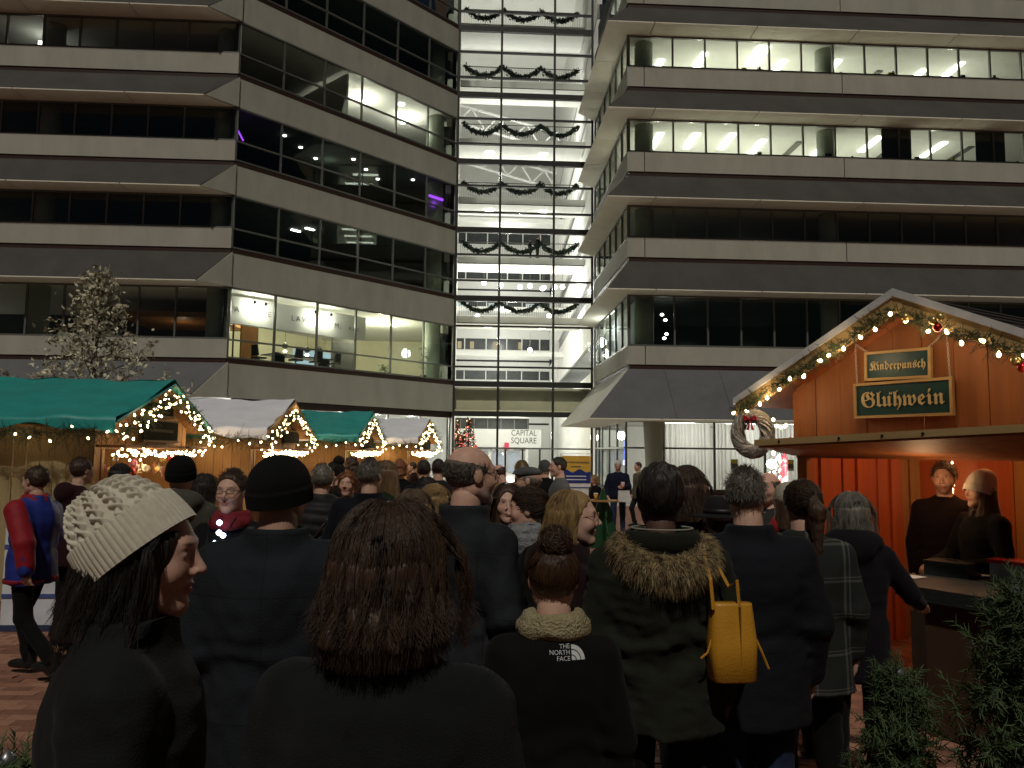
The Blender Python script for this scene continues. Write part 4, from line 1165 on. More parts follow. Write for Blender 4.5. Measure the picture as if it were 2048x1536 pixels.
H_BLD = pmat('hair_blonde', (.3, .19, .075), (.17, .1, .035), 30, .58, .6, 70, (1, 1, .12), spec=.4)
H_GRY = pmat('hair_grey', (.17, .15, .125), (.08, .07, .058), 30, .5, .3, 90, (1, 1, .12), spec=.4)
H_RED = pmat('hair_red', (.2, .07, .02), (.1, .035, .012), 30, .58, .6, 70, (1, 1, .12), spec=.4)
H_WHT = pmat('hair_white', (.5, .48, .44), (.35, .33, .3), 30, .5, .3, 90, (1, 1, .12), spec=.4)
SK_A = (.52, .31, .23); SK_B = (.44, .25, .18); SK_D = (.09, .045, .03)
# ================================================================== the crowd
def person(label, px, py, dist, deg, coat, hair=None, trousers=None, **p):
    """standard figure: body, coat, trousers, shoes, hair or hat"""
    if p.get('hat_h'): p['hs'] = 0
    p.setdefault('hs', 1400 if dist < 6 else (500 if dist < 9 else 0))
    p.setdefault('res', .012 if dist < 3.6 else (.015 if dist < 6 else .02))
    f = Fig(label, px, py, dist, R(deg), **p)
    f.body()
    ck = dict(p.get('coatk', {})); f.coat(coat, seed=int(px) % 97, **ck)
    f.trousers(trousers or M_BLK, w=p.get('legw', 1.0)); f.shoes(p.get('shoem', M_BOOT))
    if hair: f.hair(*hair[:2], **(hair[2] if len(hair) > 2 else {}))
    return f

def seamed(name, base, line, rows):
    """cloth with stitched seam lines at regular spacing"""
    m = pmat('cloth_'+name, base, None, 14, .85, .3, 220, spec=.2)
    nt = m.node_tree; b = nt.nodes['Principled BSDF']; co = nt.nodes.new('ShaderNodeTexCoord'); sp = nt.nodes.new('ShaderNodeSeparateXYZ'); nz = nt.nodes.new('ShaderNodeTexNoise'); nz.inputs['Scale'].default_value = 7
    ad = nt.nodes.new('ShaderNodeVectorMath'); ad.operation = 'MULTIPLY_ADD'; ad.inputs[1].default_value = (.02, .02, .02)
    nt.links.new(co.outputs['Object'], nz.inputs['Vector']); nt.links.new(nz.outputs['Color'], ad.inputs[0]); nt.links.new(co.outputs['Object'], ad.inputs[2]); nt.links.new(ad.outputs[0], sp.inputs[0])
    tot = None
    for ax_, per, w, off in rows:
        a = nt.nodes.new('ShaderNodeMath'); a.operation = 'ADD'; a.inputs[1].default_value = 10+off; nt.links.new(sp.outputs[ax_], a.inputs[0])
        d = nt.nodes.new('ShaderNodeMath'); d.operation = 'MODULO'; d.inputs[1].default_value = per; nt.links.new(a.outputs[0], d.inputs[0])
        l = nt.nodes.new('ShaderNodeMath'); l.operation = 'LESS_THAN'; l.inputs[1].default_value = w; nt.links.new(d.outputs[0], l.inputs[0])
        if tot is None: tot = l.outputs[0]
        else:
            q = nt.nodes.new('ShaderNodeMath'); q.operation = 'MAXIMUM'; nt.links.new(tot, q.inputs[0]); nt.links.new(l.outputs[0], q.inputs[1]); tot = q.outputs[0]
    src_ = b.inputs['Base Color'].links[0].from_socket
    mx_ = nt.nodes.new('ShaderNodeMix'); mx_.data_type = 'RGBA'; nt.links.new(tot, mx_.inputs[0]); nt.links.new(src_, mx_.inputs[6]); mx_.inputs[7].default_value = (*line, 1); nt.links.new(mx_.outputs[2], b.inputs['Base Color'])
    return m
# ---- woman in the cable knit hat
f = person('woman in cream cable-knit hat, face in profile, charcoal coat', 280, 958, 1.62, -72, M_CHAR, ('long', H_DRK, K_(length=.1, vol=.98, strands=2600, srad=.0011, seed=3, res=.009, front=.55)), hat_h=.045, res=.012, head_res=.0042, yaw=R(-12), pitch=R(-4), skin=(.46, .27, .2), nose=1.0, lip=(.85, .42, .4), brow=(.12, .09, .08), no_hands=False, build=1.02, coatk=K_(hem=.7, collar=.03, puff=.01, fold=.008, res=.011))
def cable_hat(f):
    nu, nv = 560, 240
    u = np.linspace(0, 2*PI, nu, endpoint=False); v = np.linspace(0, 1, nv); U, V = np.meshgrid(u, v, indexing='xy')
    el = V*PI/2*.985; rx, ry, rz = .095, .11, .168
    sup = np.cos(el)**.8
    X = np.sin(U)*sup*rx; Y = np.cos(U)*sup*ry; Z = np.sin(el)*rz
    cuffz = .30
    s = V*2.0
    n = 14; c = (U/(2*PI)*n) % 1.0                      # cable columns
    ph = s*2*PI*2.6
    def strand(off):
        ctr = .5+.2*np.sin(ph+off); w = .17
        return np.sqrt(np.clip(1-((c-ctr)/w)**2, 0, 1))*(.75+.25*np.cos(ph+off))
    cab = np.maximum(strand(0), strand(PI))
    purl = .12*np.sin(s*150)*((c < .12) | (c > .88))
    disp = .011*cab+.002*purl
    disp *= np.clip((1-V)/.25, 0, 1)*.8+.2
    rib = .0035*np.abs(np.cos(U*30))**.6+.0006*np.sin(V*420)
    cf = np.clip((cuffz-V)/.012, 0, 1)
    D = disp*(1-cf)+(.013+rib)*cf
    X += np.sin(U)*D; Y += np.cos(U)*D; Z += D*np.sin(el)
    Y -= .012*V**1.6                                     # slouches back
    Z -= .012
    P = np.stack([X, Y, Z], -1).reshape(-1, 3).astype(np.float32)
    P = rotx(P, R(42))+np.array([0, -.02, .014], np.float32)
    j, i = np.meshgrid(np.arange(nv-1), np.arange(nu), indexing='ij')
    F4 = np.stack([j*nu+i, j*nu+(i+1) % nu, (j+1)*nu+(i+1) % nu, (j+1)*nu+i], -1).reshape(-1, 4)
    f.out('knit_hat', f.hd_inv(P), F4, fabric('cream_wool', (.72, .66, .54), (.6, .54, .43), bump=.35, bscale=900, scale=60, sheen=.3))
cable_hat(f)

# ---- man in dark beanie
f = person('man in dark knit beanie and navy jacket, back turned', 563, 905, 2.65, 4, seamed('navy_softshell', (.011, .0135, .018), (.006, .007, .009), (('Z', .19, .004, .05), ('X', .5, .004, .0))), ('fringe', H_BRN), M_JEAN, hat_h=.012, yaw=R(-24), res=.012, head_res=.007, skin=SK_B, build=1.1, coatk=K_(hem=.62, collar=.035, fold=.008, puff=.008))
f.beanie(fabric('beanie_black', (.012, .013, .013), None, bump=.4), tilt=.18, thick=.016, level=-.01)

# ---- woman with brown bob
f = person('woman with wavy brown bob and charcoal wool coat seen from behind', 775, 1040, 1.52, -8, fabric('charcoal_wool', (.026, .029, .031), (.018, .02, .022), bump=.5, bscale=400), ('bob', H_BRN, K_(length=.03, vol=1.17, strands=9000, srad=.001, seed=11, res=.009)), res=.013, build=1.06, head_res=.01, coatk=K_(hem=.6, collar=.03, puff=.012, fold=.006))

# ---- balding man in navy jacket
f = person('tall balding man with white beard and glasses in navy jacket', 935, 895, 3.3, -48, seamed('slate_jacket', (.014, .016, .02), (.007, .008, .01), (('Z', .24, .004, .1), ('X', .6, .004, .0))), ('fringe', pmat('hair_salt', (.12, .1, .08), (.06, .05, .04), 30, .6, .6, 70), K_(strands=900, srad=.001)), M_JEAN, yaw=R(-16), skin=(.55, .32, .24), beard=(1.15, 1.5, 1.8), head_res=.006, build=1.1, coatk=K_(hem=.7, collar=.045, fold=.008))
f.glasses(M_BLACK)

# ---- girl with bun, zip jacket with emblem
bung = person('girl with messy bun, cream knit collar and black emblem jacket', 1108, 1096, 2.4, 4, M_BLK, ('bun', pmat('hair_auburn', (.07, .033, .015), (.035, .015, .008), 30, .42, .3, 90, (1, 1, .12), spec=.5), K_(strands=2600, srad=.0011, seed=5)), head_res=.007, build=.98, skin=SK_A, coatk=K_(hem=.72, fold=.007))
bung.scarf(fabric('cream_knit', (.4, .34, .2), (.28, .23, .13), bump=.8, bscale=130, scale=60), h=.011, r=.03, loops=2, name='knit_collar', z=1.497, fold=.006, sp=.026)

# ---- woman in fur-trimmed parka
parka = person('woman with dark upswept hair in olive parka with fur hood', 1320, 947, 3.1, 2, M_OLIVE, ('updo', H_DRK, K_(vol=1.05, seed=2, strands=900)), M_BLK, skin=SK_D, build=1.12, head_res=.009, coatk=K_(hem=.8, puff=.012, flare=.015, fold=.017, collar=.03))
def fur_collar(f):
    r = np.random.default_rng(8); n = 13000
    a = r.uniform(0, 2*PI, n)
    # drooping ring across the shoulders
    R1 = np.array([.152, .135]); cx = np.sin(a)*R1[0]; cyy = np.cos(a)*R1[1]-.045
    zc = 1.47-.07*np.clip(-np.cos(a), 0, 1)**1.0
    b = r.uniform(0, 2*PI, n); rr = .038
    dirx = np.sin(a)*np.cos(b); diry = np.cos(a)*np.cos(b); dirz = np.sin(b)
    p0 = np.stack([cx+dirx*rr, cyy+diry*rr, zc+dirz*rr], 1)
    cl = np.sin(a*23+2*np.sin(b*3))*.5; d = np.stack([dirx+np.cos(a)*cl, diry-np.sin(a)*cl, dirz-.55], 1)+r.normal(size=(n, 3))*.28; d /= np.linalg.norm(d, axis=1)[:, None]
    L = (.024+.034*r.random(n))[:, None]
    t = np.linspace(0, 1, 4)[None, :, None]
    pth = p0[:, None]+d[:, None]*L[:, None]*t+np.array([0, 0, -1])*L[:, None]*.5*t**2
    V, Fq = Strands().add(pth, .0014*(.6+.8*r.random(n)), 3, .15).arrays()
    P, lo, h = grid((-.28, -.27, 1.32), (.28, .2, 1.56), .014)
    ang = np.arctan2(P[..., 0]/R1[0], (P[..., 1]+.045)/R1[1]); q = np.sqrt((P[..., 0]/R1[0])**2+((P[..., 1]+.045)/R1[1])**2)
    zz = 1.47-.07*np.clip(-np.cos(ang), 0, 1)
    V2, F2 = nets(np.sqrt(((q-1)*.17)**2+(P[..., 2]-zz)**2)-.039, lo, h)
    f.out('fur_trim', np.concatenate([V2, V]), np.concatenate([F2, Fq+len(V2)]), pmat('fur', (.42, .31, .16), (.06, .04, .02), 34, .7, attr=None, mottle=.35))
    # hood lying open behind the neck with its pale piping
    f.mesh('hood', lambda P: np.maximum(np.abs(ell(P, (0, -.03, 1.5), (.135, .11, .085)))-.009, P[..., 2]-1.535), (-.17, -.17, 1.38), (.17, .12, 1.58), .012, M_OLIVE)
    ring = [(.118*math.sin(t), -.03+.097*math.cos(t), 1.54) for t in np.linspace(0, 2*PI, 33)]
    g = MB().tube(ring, .004, 6, False); f.out('piping', np.array(g.v), g.f, fabric('piping', (.3, .29, .24)))
fur_collar(parka)

# ---- man with short grey hair, navy coat, jeans
f = person('man with cropped grey hair and glasses, long navy coat over jeans', 1495, 942, 3.4, 0, seamed('navy_wool', (.006, .007, .011), (.003, .0035, .005), (('X', .7, .004, .0), ('Z', .9, .004, .68))), ('short', H_GRY, K_(vol=.96)), M_JEAN, yaw=R(-22), head_res=.007, skin=SK_A, build=1.16, legw=1.1, coatk=K_(hem=.72, collar=.04, puff=.01, fold=.007))
f.glasses(M_BLACK)
# ---- plaid coat woman
def plaid():
    m = pmat('cloth_plaid', (.013, .016, .014), None, 14, .9, .2, 200)
    nt = m.node_tree; b = nt.nodes['Principled BSDF']; co = nt.nodes.new('ShaderNodeTexCoord'); sp = nt.nodes.new('ShaderNodeSeparateXYZ')
    nt.links.new(co.outputs['Object'], sp.inputs[0])
    def line(sock, per, w, off):
        a = nt.nodes.new('ShaderNodeMath'); a.operation = 'ADD'; a.inputs[1].default_value = 10+off; nt.links.new(sock, a.inputs[0])
        d = nt.nodes.new('ShaderNodeMath'); d.operation = 'MODULO'; d.inputs[1].default_value = per; nt.links.new(a.outputs[0], d.inputs[0])
        l = nt.nodes.new('ShaderNodeMath'); l.operation = 'LESS_THAN'; l.inputs[1].default_value = w; nt.links.new(d.outputs[0], l.inputs[0]); return l.outputs[0]
    tot = None
    for s_, per, w, off in ((sp.outputs['X'], .17, .012, .03), (sp.outputs['X'], .17, .007, .005), (sp.outputs['Z'], .17, .012, .02), (sp.outputs['Z'], .17, .006, 0)):
        o = line(s_, per, w, off)
        if tot is None: tot = o
        else:
            a = nt.nodes.new('ShaderNodeMath'); a.operation = 'ADD'; nt.links.new(tot, a.inputs[0]); nt.links.new(o, a.inputs[1]); tot = a.outputs[0]
    mx = nt.nodes.new('ShaderNodeMix'); mx.data_type = 'RGBA'; mx.inputs[6].default_value = (.009, .011, .01, 1); mx.inputs[7].default_value = (.12, .12, .1, 1)
    q = nt.nodes.new('ShaderNodeMath'); q.operation = 'MULTIPLY'; q.inputs[1].default_value = .32; q.use_clamp = True; nt.links.new(tot, q.inputs[0])
    nt.links.new(q.outputs[0], mx.inputs[0]); nt.links.new(mx.outputs[2], b.inputs['Base Color'])
    return m
f = person('woman in dark plaid coat with brown ponytail near the booth', 1603, 968, 3.95, -12, plaid(), ('ponytail', H_BRN, K_(vol=1.08)), res=.015, build=1.05, yaw=R(20), coatk=K_(hem=.72, flare=.02, puff=.008))
# ---- grey-haired woman at the counter
f = person('grey-haired woman in dark hooded jacket leaning on the booth counter', 1703, 991, 4.4, -22, fabric('plum_navy', (.016, .013, .02), (.011, .009, .014)), ('bob', H_GRY, K_(length=.06, vol=1.05)), lean=R(6), coatk=K_(hem=.66, hood='down'), armR=((.32, .12, 1.16), (.38, .33, 1.08)), palmR=(0, 0, -1), curl=.25)

# ---- blonde woman with glasses, maroon hood
f = person('blonde woman with glasses facing sideways in maroon hooded coat', 1140, 986, 3.35, -84, fabric('maroon_coat', (.04, .011, .015), (.025, .007, .01)), ('bob', H_BLD, K_(length=.04, vol=.95, strands=1500, srad=.0012, seed=9, front=.35)), yaw=R(-14), head_res=.006, skin=(.56, .34, .26), coatk=K_(hem=.7, hood='down', collar=.02))
f.glasses(pmat('gold_frame', (.3, .2, .08), None, 5, .3, metal=.8))
# ---- scarf woman
f = person('woman in profile with chunky grey fringed scarf, dark hair tied back', 1062, 980, 4.2, 95, M_BLK, ('ponytail', H_BRN, K_(vol=1.04)), yaw=R(-6), head_res=.006, skin=(.55, .34, .27), coatk=K_(hem=.75))
M_SCF = fabric('grey_scarf', (.3, .31, .32), (.14, .145, .15), bump=.8, bscale=120, scale=25)
f.scarf(M_SCF, h=.013, r=.066, loops=2, fold=.016, z=1.475)
f.mesh('scarf_tail', lambda P: smin(cap(P, (-.06, .13, 1.44), (-.1, .16, 1.2), .05, .06), cap(P, (-.1, .16, 1.2), (-.1, .15, 1.05), .06, .05), .03)+.012*wob(P, 8, 2), (-.2, .04, .95), (.05, .26, 1.52), .015, M_SCF)
# ---- flat cap man
f = person('man in grey flat cap and glasses, seen in profile', 1062, 929, 6.2, 84, M_BLK, ('fringe', H_GRY), hat_h=.02, head_res=.007, beard=(.5, .45, .4), coatk=K_(hem=.75, collar=.03))
M_CAP = fabric('tweed_cap', (.17, .175, .175), (.09, .092, .092), bump=.5)
f.mesh('flat_cap', lambda P: np.maximum(smin(ell(P, (0, .0, .07), (.09, .116, .046)), ell(P, (0, .098, .046), (.066, .046, .011)), .02), .04+.1*P[..., 1]-P[..., 2]), (-.13, -.16, .02), (.13, .19, .15), .009, M_CAP, post=f.hd_inv)
f.glasses(M_BLACK)
# ---- woman facing the camera
person('woman with brown hair facing the camera in plum coat', 1016, 972, 4.7, 172, M_PURP, ('long', H_BRN, K_(length=.15)), head_res=.007, yaw=R(12), skin=(.56, .34, .27), coatk=K_(hem=.7, collar=.04))
# ---- headband woman, fedora, faces near the booth
f = person('woman with brown bob and thin black headband behind the parka', 1376, 943, 4.3, 4, M_BLK, ('bob', H_BRN, K_(length=.06, vol=1.1)), yaw=R(-12), coatk=K_(hem=.72))
ring = [(.106*math.cos(t), -.02, .03+.115*math.sin(t)) for t in np.linspace(-.3, PI+.3, 25)]
g = MB().tube(ring, .006, 6); f.out('headband', f.hd_inv(np.array(g.v)), g.f, M_BLACK)
f = person('short person in grey felt hat between the parka and navy coat', 1443, 982, 4.0, -6, fabric('grey_felt_coat', (.05, .052, .055)), ('fringe', H_DRK), hat_h=.06, coatk=K_(hem=.75, collar=.04))
hm = fabric('felt_hat', (.035, .035, .036), (.024, .024, .025), bump=.2)
g = MB().lathe([(.16, .035), (.162, .04), (.13, .046), (.1, .055), (.098, .09), (.09, .135), (.06, .15), (.02, .143)], 40); f.out('felt_hat', f.hd_inv(np.array(g.v)+np.array([0, -.012, 0])), g.f, hm)
g = MB().lathe([(.1015, .056), (.1005, .082)], 40); f.out('hat_band', f.hd_inv(np.array(g.v)+np.array([0, -.012, 0])), g.f, M_BLACK)
f = person('man with thin hair facing the camera before the curtained window', 1534, 946, 5.8, 165, fabric('grey_check', (.09, .09, .085), (.05, .05, .048), scale=60), ('fringe', H_GRY), M_JEAN, yaw=R(-30), skin=(.6, .34, .27))
f = person('person in cream bobble hat and red scarf beside the booth post', 1576, 962, 5.0, -15, M_TAUPE, ('long', H_BRN, K_(length=.08)), hat_h=.03, coatk=K_(hem=.75))
f.beanie(fabric('cream_beanie', (.45, .4, .32), None, bump=.5), thick=.014)
f.scarf(fabric('red_scarf', (.4, .02, .025), None, bump=.5), h=.018, r=.035)

# ---- left group in front of the stalls
f = person('man in glasses with blinking blue-white bead necklace and red scarf', 468, 946, 4.5, 170, M_BLK, ('short', H_BRN), head_res=.006, yaw=R(8), skin=(.52, .3, .23), coatk=K_(hem=.7))
f.glasses(M_BLACK)
f.scarf(fabric('red_white_scarf', (.35, .02, .03), (.5, .45, .42), scale=8, mottle=.15) if 0 else pmat('cloth_redwhite', (.2, .012, .02), (.1, .008, .012), 7, .9, .3, 150), h=.016, r=.026)
fx = f.root
nk = thing('light_necklace', 'string of blue-white glowing beads on the man in glasses', 'necklace', fx.location, fx.rotation_euler.z)
EB = emat('bead_glow', (.55, .7, 1), 7)
bd = MB().lathe([(.002, -.016), (.013, -.008), (.016, 0), (.013, .008), (.002, .016)], 10).mesh('bead', EB, True)
for i, (x, z) in enumerate(((-.03, 1.475), (-.035, 1.42), (-.06, 1.405), (-.01, 1.36), (-.055, 1.345), (.0, 1.29), (-.03, 1.32))):
    inst('bead', bd, nk, (x*f.k, (.2-.25*max(0, z-1.44))*f.k, z*f.k))
MB().tube([(-.08*f.k, .1*f.k, 1.5*f.k), (-.03*f.k, .19*f.k, 1.36*f.k), (.02*f.k, .196*f.k, 1.24*f.k), (.07*f.k, .196*f.k, 1.2*f.k), (.05*f.k, .196*f.k, 1.3*f.k), (.08*f.k, .1*f.k, 1.5*f.k)], .003, 5).build('cord', M_BLACK, nk)
f = person('man in black knit cap and grey-green coat facing the first stall', 362, 914, 5.2, 8, fabric('stone_coat', (.1, .095, .078), (.07, .066, .055)), ('fringe', H_BRN), hat_h=.012, build=1.08, coatk=K_(hem=.7, collar=.03, hood='down'))
f.beanie(fabric('cap_black', (.009, .009, .01), None, bump=.4), thick=.013)
person('dark-haired woman in black coat beside the man in knit cap', 408, 951, 6.3, -5, M_BLK, ('bob', H_DRK, K_(length=.05)), coatk=K_(hem=.6))
person('man in maroon jacket reaching towards the stall counter', 152, 919, 7.4, -30, M_MAROON, ('short', H_BRN), lean=R(4), armR=((.28, .14, 1.2), (.22, .38, 1.28)), coatk=K_(hem=.75, hood='down'))
person('person with black curly hair at the first stall counter', 240, 931, 8.4, -20, M_BLK, ('curly', H_DRK, K_(length=-.02, vol=1.05)))
# ---- walking man in blue and red jacket
def striding(sgn=1): return K_(legR=((.1, 0, .9), (.1, .16, .52), (.1, .06, .12)), legL=((-.1, 0, .9), (-.1, -.04, .5), (-.1, -.36, .17)))
wk = person('walking person in blue and red sports jacket at the plank wall', 76, 937, 6.4, 78, fabric('blue_nylon', (.025, .04, .26), (.018, .03, .18), rough=.5, sheen=0), ('short', H_BRN), M_BLK, skin=(.52, .3, .23), coatk=K_(hem=.8, puff=.02, collar=.03, fold=.009), **striding(), armR=((.25, .02, 1.14), (.24, .2, .98)), armL=((-.25, -.14, 1.15), (-.25, -.18, .92)))
wk.mesh('red_sleeve_panel', lambda P: smin(cap(P, (-.2, 0, 1.4), (-.25, -.14, 1.15), .095, .084), cap(P, (-.25, -.14, 1.15), (-.25, -.175, .96), .082, .07), .02)+.004*wob(P, 5, 3), (-.4, -.35, .84), (-.04, .15, 1.52), .018, fabric('red_nylon', (.3, .015, .025), None, rough=.5))
wk.mesh('red_hem', lambda P: np.maximum(np.abs(profile(P, [(.7, .222, .168, 0), (.95, .222, .168, 0)], .005)-.006)-.006, np.abs(P[..., 2]-.815)-.02), (-.3, -.25, .76), (.3, .25, .9), .014, fabric('red_trim', (.25, .012, .02), None, rough=.5))
wk.scarf(fabric('red_collar', (.3, .02, .02), None), h=.02, r=.03)
# ---- middle crowd by the stalls
pf = person('woman in grey quilted puffer jacket with a bag strap across her back', 645, 933, 6.4, 6, fabric('puffer_grey', (.05, .047, .05), (.035, .033, .036), rough=.55, bump=.2), ('short', H_GRY, K_(vol=1.06)), build=1.12, coatk=K_(hem=.72, puff=.012, quilt=.014, collar=.03, fold=.004, res=.014))
g = MB().tube([(.16, -.02, 1.47), (.1, -.165, 1.36), (-.02, -.18, 1.18), (-.17, -.14, 1.0), (-.23, -.02, .9)], .014, 8); pf.out('bag_strap', np.array(g.v), g.f, M_BOOT)
person('dark-haired woman in profile holding up a hand near the puffer jacket', 672, 926, 8.6, 95, M_BLK, ('bun', H_DRK), armL=((-.27, .12, 1.16), (-.2, .34, 1.42)), skin=(.55, .33, .25))
person('smiling red-haired woman facing the camera in dark coat', 697, 946, 7.4, 175, M_BLK, ('curly', H_RED, K_(length=-.02)), skin=(.55, .33, .25))
person('bushy-haired person in brown coat before the green-lit stall', 704, 915, 11, 40, fabric('brown_coat', (.05, .035, .02)), ('curly', H_BRN, K_(length=.06)))
bm = person('large man in black jacket with grey hair by the puffer jacket', 740, 923, 5.9, -8, M_NAVY, ('short', H_GRY, K_(vol=.97)), yaw=R(-10), build=1.25, coatk=K_(hem=.72, collar=.03))
person('man in black cap behind the large man in black jacket', 741, 915, 9.8, 20, M_BLK, ('short', H_DRK), skin=SK_B)
person('woman with long fair hair in profile wearing dark green coat', 772, 924, 7.2, 82, M_GREEN, ('long', pmat('hair_fair', (.17, .1, .045), (.09, .05, .022), 30, .45, .3, 90, (1, 1, .12), spec=.5), K_(length=.2)), skin=(.55, .34, .27))
person('person with curly ginger hair behind the green coat', 800, 921, 10.5, 5, M_BLK, ('curly', H_RED, K_(length=.0)))
person('man with dark hair and navy coat at the white-roofed stall', 848, 922, 9.2, 12, fabric('navy_coat_b', (.014, .018, .03)), ('short', H_DRK))
person('man in grey jacket with dark hair at the last stall', 877, 920, 9.6, 8, fabric('grey_jacket_b', (.04, .04, .045)), ('short', H_DRK))
person('stall keeper in maroon apron at the last stall window', 826, 925, 17.5, 100, M_MAROON, ('short', H_BRN))
person('short person with dark smooth hair in front of the last stall', 852, 957, 6.8, 0, M_BLK, ('bob', H_DRK, K_(length=.02)))
person('short person with curly blonde hair behind the balding man', 868, 975, 5.2, 0, M_CHAR, ('curly', H_BLD, K_(length=.02, vol=1.05)))
person('short person with straight light brown hair in front of curly blonde', 825, 984, 4.5, -4, M_CHAR, ('bob', pmat('hair_mouse', (.13, .085, .05), (.07, .045, .028), 30, .45, .3, 90, (1, 1, .12)), K_(length=.04)))
# ---- far middle
person('woman with dark hair wrapped in a bright orange shawl', 979, 928, 12.5, 40, M_ORNG, ('long', H_DRK, K_(length=.1)), coatk=K_(hem=.5, puff=.02))
person('balding man in brown jacket looking down beside the orange shawl', 1000, 931, 10.5, 60, M_TAN, ('fringe', H_BRN), pitch=R(-20), skin=(.55, .31, .23), armL=((-.25, .05, 1.15), (-.16, .27, 1.1)), armR=((.25, .05, 1.15), (.12, .28, 1.1)))
person('woman with long tawny hair behind the flat cap', 1044, 922, 10.0, 10, M_BLK, ('long', pmat('hair_tawny', (.14, .08, .03), (.07, .04, .015), 30, .45), K_(length=.18)))
f = person('person in small grey knit cap and black coat by the entrance', 1090, 921, 11.5, 10, M_BLK, ('fringe', H_DRK), hat_h=.012); f.beanie(fabric('grey_beanie', (.1, .1, .1)), thick=.013)
person('man with short dark hair in long grey cardigan, seen in profile', 1119, 916, 9.8, 100, M_GREY, ('short', H_DRK), skin=(.55, .33, .25), coatk=K_(hem=.62), armL=((-.25, .02, 1.15), (-.2, .25, 1.05)), armR=((.25, .02, 1.15), (.2, .25, 1.05)))
nv = person('white-haired man in navy sweatshirt and jeans holding a red cup', 1236, 922, 17.5, 168, fabric('navy_sweat', (.02, .03, .075), (.015, .022, .055)), ('short', H_WHT), M_JEAN, pitch=R(-28), skin=(.55, .31, .23), build=1.1, coatk=K_(hem=.88), armL=((-.26, .05, 1.15), (-.14, .3, 1.15)), armR=((.27, .0, 1.14), (.24, .1, .95)))
cupm = pmat('red_paper_cup', (.45, .04, .04), (.6, .5, .45), 20, .6)
def paper_cup(label, loc, m, h=.12):
    c = thing('paper_cup', label, 'cup', loc); MB().lathe([(.03, 0), (.042, h), (.038, h), (.028, .006)], 14).build('cup', m, c, True)
    MB().lathe([(.044, h), (.044, h+.008), (.036, h+.014)], 14).build('lid', pmat('white_lid', (.7, .7, .68)), c, True)
q = nv.root.matrix_basis @ Vector((-.14*nv.k, .4*nv.k, 1.13*nv.k)); paper_cup('red and white paper cup held by the white-haired man', q, cupm)
bgn = thing('paper_bag', 'small white paper bag hanging from the white-haired man\'s hand', 'bag', nv.root.matrix_basis @ Vector((-.16*nv.k, .36*nv.k, .82*nv.k)))
MB().prism([(-.13, -.04, 0), (.13, -.04, 0), (.12, -.04, .24), (-.12, -.04, .24)], (0, .08, 0)).build('bag_body', pmat('white_paper', (.6, .6, .57)), bgn)
tw = person('short person in black coat standing at the green tree table', 1190, 951, 16.2, 120, M_BLK, ('bob', pmat('hair_sand', (.22, .13, .05), None, 20, .5), K_(length=.0)), pitch=R(-20), skin=(.55, .33, .25))
person('man in pale jacket and dark vest walking past the round column', 1277, 925, 19.5, 110, M_TAUPE, ('short', H_BRN), M_CHAR, **striding())
person('man in dark jacket far off before the curtained windows', 1330, 934, 23, 190, M_BLK, ('short', H_BRN), M_BLK)
# ---- inside the booth
bo = person('man with tousled brown hair and short beard behind the booth counter', 1887, 927, 6.35, 150, fabric('dark_plum_shirt', (.03, .015, .018)), ('short', H_BRN, K_(vol=1.04)), yaw=R(-8), pitch=R(-6), skin=(.5, .28, .2), beard=(.45, .35, .3), head_res=.007, res=.015)
bh = person('person in slouchy cream knit hat handling the cash box at the booth', 1962, 947, 5.95, 96, M_BLK, ('long', H_BRN, K_(length=.12)), hat_h=.03, res=.015, build=1.1, armL=((-.3, .05, 1.12), (-.14, .36, 1.06)), armR=((.25, .1, 1.12), (.1, .38, 1.06)), palmL=(0, 0, -1), palmR=(0, 0, -1))
bh.beanie(fabric('slouch_beanie', (.85, .8, .7), (.7, .65, .55), bump=.5), thick=.016, slouch=.05, tilt=.3)
# ---- the two on the balcony
for (px, ht, deg, lb) in ((1061, 1.3, 70, 'shorter dark figure leaning on the garlanded atrium railing'), (1075, 1.5, -60, 'taller dark figure with folded arms on the garlanded atrium railing')):
    b = ac.matrix_basis @ Vector((0, BY+.45, 0)); q = at(px, 500, b.y)
    g = Fig(lb, px, 480, q[1], R(deg), res=.03, head_res=.02, no_hands=True, armL=((-.25, .05, 1.15), (-.1, .22, 1.12)), armR=((.25, .05, 1.15), (.1, .24, 1.1)))
    g.k = ht/HS; g.root.location.z = BT[2]+.005
    g.body(); g.coat(M_BLK); g.trousers(M_BLK); g.shoes(M_BOOT); g.hair('short', H_DRK)
# ================================================================== market: stalls, booth, decorations
M_PINE = pmat('pine_plank', (.34, .19, .07), (.24, .125, .045), 4, .65, .15, 30, (2, 2, .15))
M_PALEP = pmat('pale_plank', (.34, .27, .14), (.26, .2, .1), 4, .7, .15, 30, (2, 2, .15))
M_CEDAR = pmat('cedar_plank', (.3, .115, .04), (.2, .07, .025), 4, .6, .15, 30, (2, 2, .15))
M_FASC = pmat('fascia_board', (.42, .29, .13), (.32, .21, .09), 5, .6, .1, 30, (.3, .3, 2))
M_TEAL = pmat('teal_tarp', (.02, .27, .245), (.015, .2, .185), 2.5, .45, .2, 8, spec=.4)
M_WTARP = pmat('white_tarp', (.7, .7, .75), (.6, .6, .65), 2.5, .55, .2, 8, spec=.3)
M_CHALK = pmat('chalk_board', (.012, .014, .011), (.008, .009, .008), 6, .95, spec=.05)
M_NEEDLE = pmat('fir_green', (.03, .052, .018), (.015, .026, .01), 12, .7)
M_METAL = pmat('grey_metal', (.35, .35, .36), (.25, .25, .26), 8, .35, metal=.8)
M_WIRE = pmat('green_wire', (.008, .016, .008), None, 8, .6)
E_BULB = emat('warm_bulb', (1, .72, .38), 16, 'NONE')
E_BULBG = emat('yellow_green_bulb', (.95, .85, .3), 14, 'NONE')
